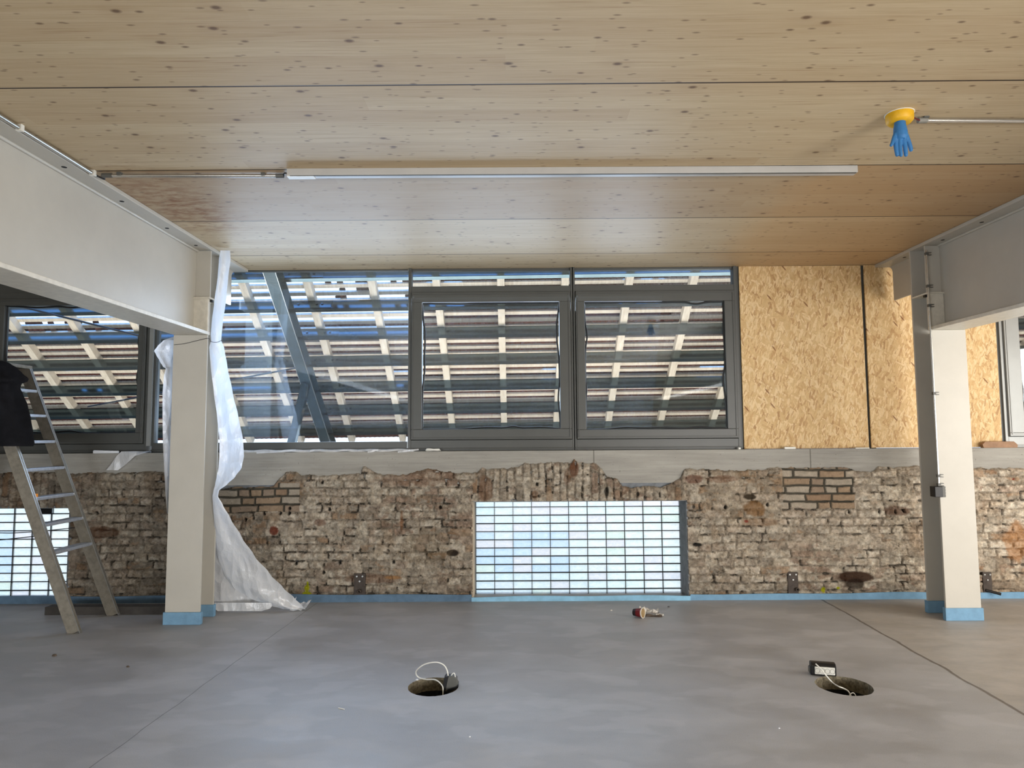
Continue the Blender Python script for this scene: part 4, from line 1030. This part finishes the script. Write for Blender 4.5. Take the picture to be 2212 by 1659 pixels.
# paper and foil to the left of the left column
a, b = sill(205), sill(262)
tag(MB().tube([a+V((0, -.012, .014)), b+V((-.02, -.012, .012))], [.018, .012], 14).build('paper_roll', 'paper'), 'small white roll lying on the sill behind the ladder', 'paper roll')
m = MB(); row = []
for px, py in ((268, 963), (300, 962), (322, 964)):
    pass
st = [(sill(300), sill(340))]; vsr = []
for t, (xl, xr, yy, zz) in enumerate([(270, 345, YC+.01, ZS+.016), (262, 325, YC-.04, ZS+.018), (252, 292, YC-.062, at(270, 985, Y=YC-.062).z), (240, 272, YC-.066, at(250, 1004, Y=YC-.066).z), (230, 256, YC-.064, at(240, 1016, Y=YC-.064).z)]):
    vsr += [(at(xl, 975, Y=yy).x, yy, zz), (at((xl+xr)/2, 975, Y=yy).x, yy-.006, zz+.002), (at(xr, 975, Y=yy).x, yy, zz)]
m.add(vsr, [(3*i+j, 3*i+j+1, 3*i+j+4, 3*i+j+3) for i in range(4) for j in range(2)], 0, True)
tag(m.build('plastic_strip', 'film'), 'wide strip of clear plastic hanging over the sill between ladder and left column', 'plastic strip')
wb = at(2160, 968, Y=YC-.0); m = MB(); x0, x1 = at(2122, 966, Y=YC).x, at(2195, 966, Y=YC).x
m.prism([(x0, YC-.02, ZS+.0005), (x1, YC-.02, ZS+.0005), (x1+.005, YC-.02, ZS+.03), (x1-.03, YC-.02, ZS+.062), (x0+.02, YC-.02, ZS+.062), (x0-.01, YC-.02, ZS+.035)], (0, .045, 0)); tag(m.build('timber_block', 'timber_block', bevel=.003), 'short timber block on the sill right of the right column', 'timber')
for px, w_, h__, lab in ((1597, .012, .02, 'tiny white clip on the sill corner beside the strand board'), (1706, .055, .022, 'small white plastic packer under the first strand board panel'), (1862, .07, .012, 'flat white shred on the sill below the strand board joint')):
    q = sill(px, dy=-.0); tag(MB().box(q.x-w_, q.x+w_, q.y-.014, q.y+.015, ZS+.0005, ZS+h__).build('plastic_packer', 'white_plastic', bevel=.004), lab, 'packer')

# ================================================================ WALL PLATES
def wall_plate(px, py0, py1, wpx, label, bolts, pipe=None):
    yy = YW-.022; a = at(px-wpx/2, py0, Y=yy); b = at(px+wpx/2, py1, Y=yy)
    r = empty('anchor_plate', ((a.x+b.x)/2, yy, b.z), label, 'metal plate')
    MB().box(a.x, b.x, yy-.004, yy+.030, b.z, a.z).build('plate', 'plate', r, .002)
    for u, w in bolts:
        p = V((a.x+(b.x-a.x)*u, yy-.004, a.z+(b.z-a.z)*w)); MB().lathe(p, (0, -1, 0), [(.008, 0), (.008, .006), (.0001, .006)], 10, smooth=False).build('bolt', 'alu', r)
    p = V(((a.x+b.x)/2+(.03 if pipe else .0), yy-.004, b.z+.055))
    if pipe == 'side': MB().tube([p-V((.05, 0, .005)), p+V((.05, -.06, -.03))], .013, 12).build('pin', 'rubber', r)
    else: MB().lathe(p, (0, -1, 0), [(.018, 0), (.018, .03), (.010, .03), (.009, .004)], 16).build('pin', 'plate', r)
wall_plate(777, 1239, 1289, 24, 'rusty steel plate bolted to the brick wall left of the glass blocks', [(.25, .12), (.75, .12), (.5, .33)])
wall_plate(1713, 1236, 1285, 24, 'dark steel plate with three bolts on the brick wall left of the right column', [(.2, .1), (.8, .1), (.5, .33)], 'front')
wall_plate(2133, 1236, 1286, 22, 'dark steel plate with projecting pin on the brick wall right of the right column', [(.2, .1), (.8, .1), (.5, .33)], 'side')

# ================================================================ FLOOR SOCKETS, CABLES
# right: socket block beside the hole
q = at(1782, 1461, Z=0); ang = math.radians(-14)
blk = empty('power_socket_block', (q.x, q.y+.03, 0), 'black power socket block with a white four socket face beside the right floor hole', 'power strip')
L_, Hh, Dd = .155, .082, .07
secp = [(-Dd/2, .012), (-Dd/2+.014, 0), (Dd/2-.014, 0), (Dd/2, .012), (Dd/2, Hh-.014), (Dd/2-.014, Hh), (-Dd/2+.016, Hh), (-Dd/2-.004, Hh-.016)]
b_ = MB().prism([(-L_/2, y_, z_) for y_, z_ in secp], (L_, 0, 0)).build('housing', 'black_plastic', None, .005, 3)
c_ = MB().box(-L_/2+.022, L_/2-.010, -Dd/2-.0085, -Dd/2+.004, .014, Hh-.020).build('socket_face', 'white_plastic', None, .003)
def adopt(o, parent):
    o.parent = parent; return o
blk.rotation_euler = (0, 0, ang)
adopt(b_, blk); adopt(c_, blk)
for k in range(4):
    x_ = -L_/2+.038+k*.0305
    s_o = MB().lathe((x_, -Dd/2-.0088, .038), (0, -1, 0), [(.0155, .0), (.0155, .0012), (.0140, .0012), (.0140, -.0005), (.0001, -.0005)], 24, smooth=False).build('socket', 'socket_grey', None); adopt(s_o, blk)
adopt(MB().box(-L_/2-.010, -L_/2+.002, -.02, .022, .010, .05).build('end_cap', 'grey_plastic', None, .006), blk)
hz = -.06
cab = smoothpts([at(1762, 1434, Y=q.y-.01), at(1772, 1444, Y=q.y-.04), at(1785, 1460, Y=q.y-.07), at(1799, 1475, Y=q.y-.075), at(1812, 1483, Y=hole2.y-.005), at(1822, 1487, Y=hole2.y-.01), at(1832, 1493, Y=hole2.y-.02), at(1838, 1503, Y=hole2.y-.03)], 8)
tag(MB().tube(cab, .0042, 10).build('power_cable', 'white_cable'), 'white cable running from the socket block into the right floor hole', 'cable')
ce = V((hole2.x+.015, hole2.y-.075, -.03))
tag(MB().tube([ce+V((.022*math.cos(t), .004*math.sin(t*2), .025*math.sin(t)-.012)) for t in np.linspace(0, 2*PI, 24)], .003, 8, closed=True).build('cable_loop', 'white_cable'), 'small loop of white cable inside the right floor hole', 'cable')
# left: plug block standing in the hole, white loop
qb = V((at(972, 1484, Z=0).x, hole1.y+.0, -.055))
blk = empty('power_socket_block', qb, 'black angular socket block standing inside the left floor hole', 'power strip')
yf = qb.y
def PB(px, py, dy=0): return at(px, py, Y=yf+dy)
face = [PB(966, 1464), PB(972, 1461), PB(978, 1462), PB(987, 1467), PB(987, 1474), PB(990, 1479), PB(984, 1486), PB(976, 1491), PB(963, 1491), PB(963, 1480)]
m = MB(); m.prism(face, (0, .055, 0)); m.build('front_face', 'grey_plastic', blk, .002)
side = [PB(962, 1462, -.004), PB(969, 1461, -.004), PB(967, 1470, -.004), PB(961, 1496, -.004), PB(955, 1495, -.004), PB(959, 1466, -.004)]
m = MB(); m.prism(side, (0, .06, 0)); m.build('side_rib', 'black_plastic', blk, .002)
m = MB(); m.prism([PB(966, 1489, -.003), PB(984, 1483, -.003), PB(990, 1478, -.003), PB(989, 1484, -.003), PB(978, 1492, -.003), PB(966, 1497, -.003)], (0, .05, 0)); m.build('lower_rib', 'black_plastic', blk, .002)
lp = smoothpts([at(968, 1461, Y=yf+.01), at(966, 1449, Y=yf+.01), at(959, 1437, Y=yf+.01), at(946, 1431, Y=yf+.01), at(930, 1431.5, Y=yf+.02), at(913, 1437, Y=yf+.04), at(900, 1448, Y=yf+.07), at(899, 1457, Y=yf+.1), at(906, 1464, Y=yf+.11), at(920, 1467.5, Y=yf+.08), at(938, 1468, Y=yf+.04), at(948, 1473, Y=yf+.02), at(955, 1481, Y=yf+.0), at(957, 1490, Y=yf-.02), V((at(956, 1495, Y=yf-.03).x, yf-.03, -.08))], 6)
tag(MB().tube(lp, .0042, 10).build('power_cable', 'white_cable'), 'white cable looping up out of the left floor hole', 'cable')
lp = smoothpts([at(974, 1462, Y=yf+.02), at(977, 1456, Y=yf+.02), at(981, 1454, Y=yf+.02), at(983, 1460, Y=yf+.02), at(983, 1468, Y=yf+.02)], 6)
tag(MB().tube(lp, .0035, 8).build('short_cable', 'white_cable'), 'short bent white cable on top of the block in the left floor hole', 'cable')

# ================================================================ CUP AND RUBBISH
cb_ = at(1395, 1335, Z=0); q = at(1389, 1325, Y=cb_.y)
ax = V((.80, -.60, .06)).normalized(); R2 = .042; R1 = .031; Hc = .088
o_ = V((q.x, q.y, R2+.001)) - ax*Hc
cup = empty('paper_cup', (o_.x+ax.x*Hc/2, o_.y+ax.y*Hc/2, 0), 'dark red paper cup lying on its side below the glass blocks', 'cup')
m = MB(); m.lathe(o_, ax, [(.0001, 0), (R1, 0), (R1+.0008, .012), (R1+.0035, .03)], 36, 1); m.lathe(o_, ax, [(R1+.0035, .03), (R2-.0015, Hc-.010)], 36, 0); m.lathe(o_, ax, [(R2-.0015, Hc-.010), (R2-.0008, Hc)], 36, 2)
m.build('wall', ['cup_red', 'cup_black', 'cup_white'], cup)
MB().lathe(o_, ax, [(R2-.002, Hc), (R1, .015), (R1-.001, .008), (.0001, .008)], 36).build('inside', 'cup_inside', cup)
u_ = ax.orthogonal().normalized(); w__ = ax.cross(u_); ce = o_+ax*Hc
MB().tube([ce+(u_*math.cos(t)+w__*math.sin(t))*(R2+.0005) for t in np.linspace(0, 2*PI, 37)[:-1]], .0028, 8, closed=True).build('rim', 'cup_white', cup)
def crumple(name, mat, px, py, L, W, H, label, seed, ang=0):
    rr = random.Random(seed); c = at(px, py, Z=0); N, K = 9, 5; vs = []; fs = []
    for i in range(N):
        for k in range(K):
            x = (i/(N-1)-.5)*L; y = (k/(K-1)-.5)*W; z = .002+H*(rr.random()**1.2)*(1-abs(2*k/(K-1)-1)*.6)
            vs.append((c.x+x*math.cos(ang)-y*math.sin(ang)+rr.uniform(-.004, .004), c.y+x*math.sin(ang)+y*math.cos(ang)+rr.uniform(-.004, .004), z if 0 < k < K-1 else .001))
    for i in range(N-1):
        for k in range(K-1): a = i*K+k; fs.append((a, a+K, a+K+1, a+1))
    m = MB(); m.add(vs, fs); return tag(m.build(name, mat), label, 'litter')
crumple('crumpled_wrapper', 'foil', 1402, 1322, .17, .06, .05, 'crumpled pale wrapper behind the paper cup', 4, -.35)
crumple('crumpled_wrapper', 'foil', 1424, 1329, .07, .04, .022, 'small shiny wrapper right of the paper cup', 6, .1)
crumple('crushed_twigs', 'debris', 1408, 1331, .18, .06, .018, 'little heap of brown rubbish right of the paper cup', 8, -.1)
def crumb(px, py, s, mat, label, seed):
    rr = random.Random(seed); c = at(px, py, Z=0); vs = []
    for z in (0, 1):
        for k in range(6): a = k*PI/3; r = s*rr.uniform(.6, 1)*(1-.35*z); vs.append((c.x+r*math.cos(a)*1.3, c.y+r*math.sin(a), z*s*.7+.0003))
    m = MB(); m.add(vs, [tuple(range(6))[::-1], tuple(range(6, 12))]+[(i, (i+1) % 6, 6+(i+1) % 6, 6+i) for i in range(6)]); return tag(m.build('debris_crumb', mat), label, 'crumb')
crumb(1444, 1311, .010, 'black_plastic', 'black crumb on the floor behind the paper cup', 1)
crumb(1320, 1319, .011, 'foil', 'white crumb on the floor left of the paper cup', 2)
crumb(1015, 1592, .006, 'paper', 'tiny white crumb near the bottom edge of the floor', 3)
crumb(1683, 1574, .006, 'paper', 'tiny white crumb in front of the right floor hole', 4)
crumb(901, 1469, .009, 'paper', 'white crumb at the rim of the left floor hole', 5)
crumb(276, 1441, .012, 'debris', 'flat dark crumb on the floor right of the ladder foot', 6)
a, b = at(731, 1529, Z=.003), at(744, 1532, Z=.003)
tag(MB().tube([a, b], .0028, 8).build('cable_offcut', 'white_cable'), 'short white cable offcut on the floor left of the left hole', 'cable')
a, b = at(112, 1413, Z=.004), at(124, 1417, Z=.004)
crumb(118, 1417, .018, 'debris', 'dark chip on the floor near the left edge', 9)

# ================================================================ LIGHT
def area(name, loc, target, sx, sy, energy, color):
    l = bpy.data.lights.new(name, 'AREA'); l.shape = 'RECTANGLE'; l.size = sx; l.size_y = sy; l.energy = energy; l.color = color
    o = bpy.data.objects.new(name, l); COL.objects.link(o); o.location = loc
    o.rotation_euler = (Vector(target)-Vector(loc)).to_track_quat('-Z', 'Y').to_euler(); return o
area('rear_window_light', (4.3, -4.2, .78), (0.2, 6, 1.2), 4.8, 1.3, 690, (1, .975, .95))
area('rear_window_light', (-3.2, -4.2, .78), (-.5, 6, 1.5), 5, 1.3, 320, (.90, .95, 1))
area('right_bay_light', (6.6, 3.2, 1.6), (-3, 4.6, 1.4), 3.2, 2.2, 190, (1, .965, .91))
# added fill lamp, hidden below the sill, brightening the roof underside
area('roof_fill_light', (0, 7.6, .7), (0, 9.2, 3.0), 14, .9, 370, (1, .95, .88))
# daylight through the facade
area('facade_light', (-.9, 7.05, 2.35), (-.9, 3, .3), 4.8, 1.5, 150, (.66, .80, 1))

w = bpy.data.worlds.new('world'); S.world = w; w.use_nodes = True; t = w.node_tree; t.nodes.clear()
tc = t.nodes.new('ShaderNodeTexCoord'); sx = t.nodes.new('ShaderNodeSeparateXYZ'); t.links.new(tc.outputs['Generated'], sx.inputs[0])
rmp = t.nodes.new('ShaderNodeValToRGB'); mr = t.nodes.new('ShaderNodeMapRange'); t.links.new(sx.outputs[2], mr.inputs[0]); mr.inputs[1].default_value = -1; mr.inputs[2].default_value = 1
t.links.new(mr.outputs[0], rmp.inputs[0]); e = rmp.color_ramp.elements
for p_, c_ in ((.0, (.05, .06, .07)), (.22, (.10, .12, .13)), (.40, (.75, .85, .9)), (.455, (.92, .98, 1.0)), (.50, (.92, .98, 1.0)), (.62, (.85, .94, 1.0)), (.78, (.6, 1.2, 2.3)), (1, (.7, 1.8, 4.2))):
    if p_ in (0., 1): el = e[0] if p_ == 0 else e[-1]; el.position = p_
    else: el = e.new(p_)
    el.color = c_+(1,)
bg = t.nodes.new('ShaderNodeBackground'); bg.inputs[1].default_value = 1.7; t.links.new(rmp.outputs[0], bg.inputs[0])
wo = t.nodes.new('ShaderNodeOutputWorld'); t.links.new(bg.outputs[0], wo.inputs[0])

S.view_settings.view_transform = 'Standard'; S.view_settings.look = 'None'; S.view_settings.exposure = 0
S.cycles.use_denoising = True
S.cycles.max_bounces = 8; S.cycles.transparent_max_bounces = 12; S.cycles.sample_clamp_indirect = 6
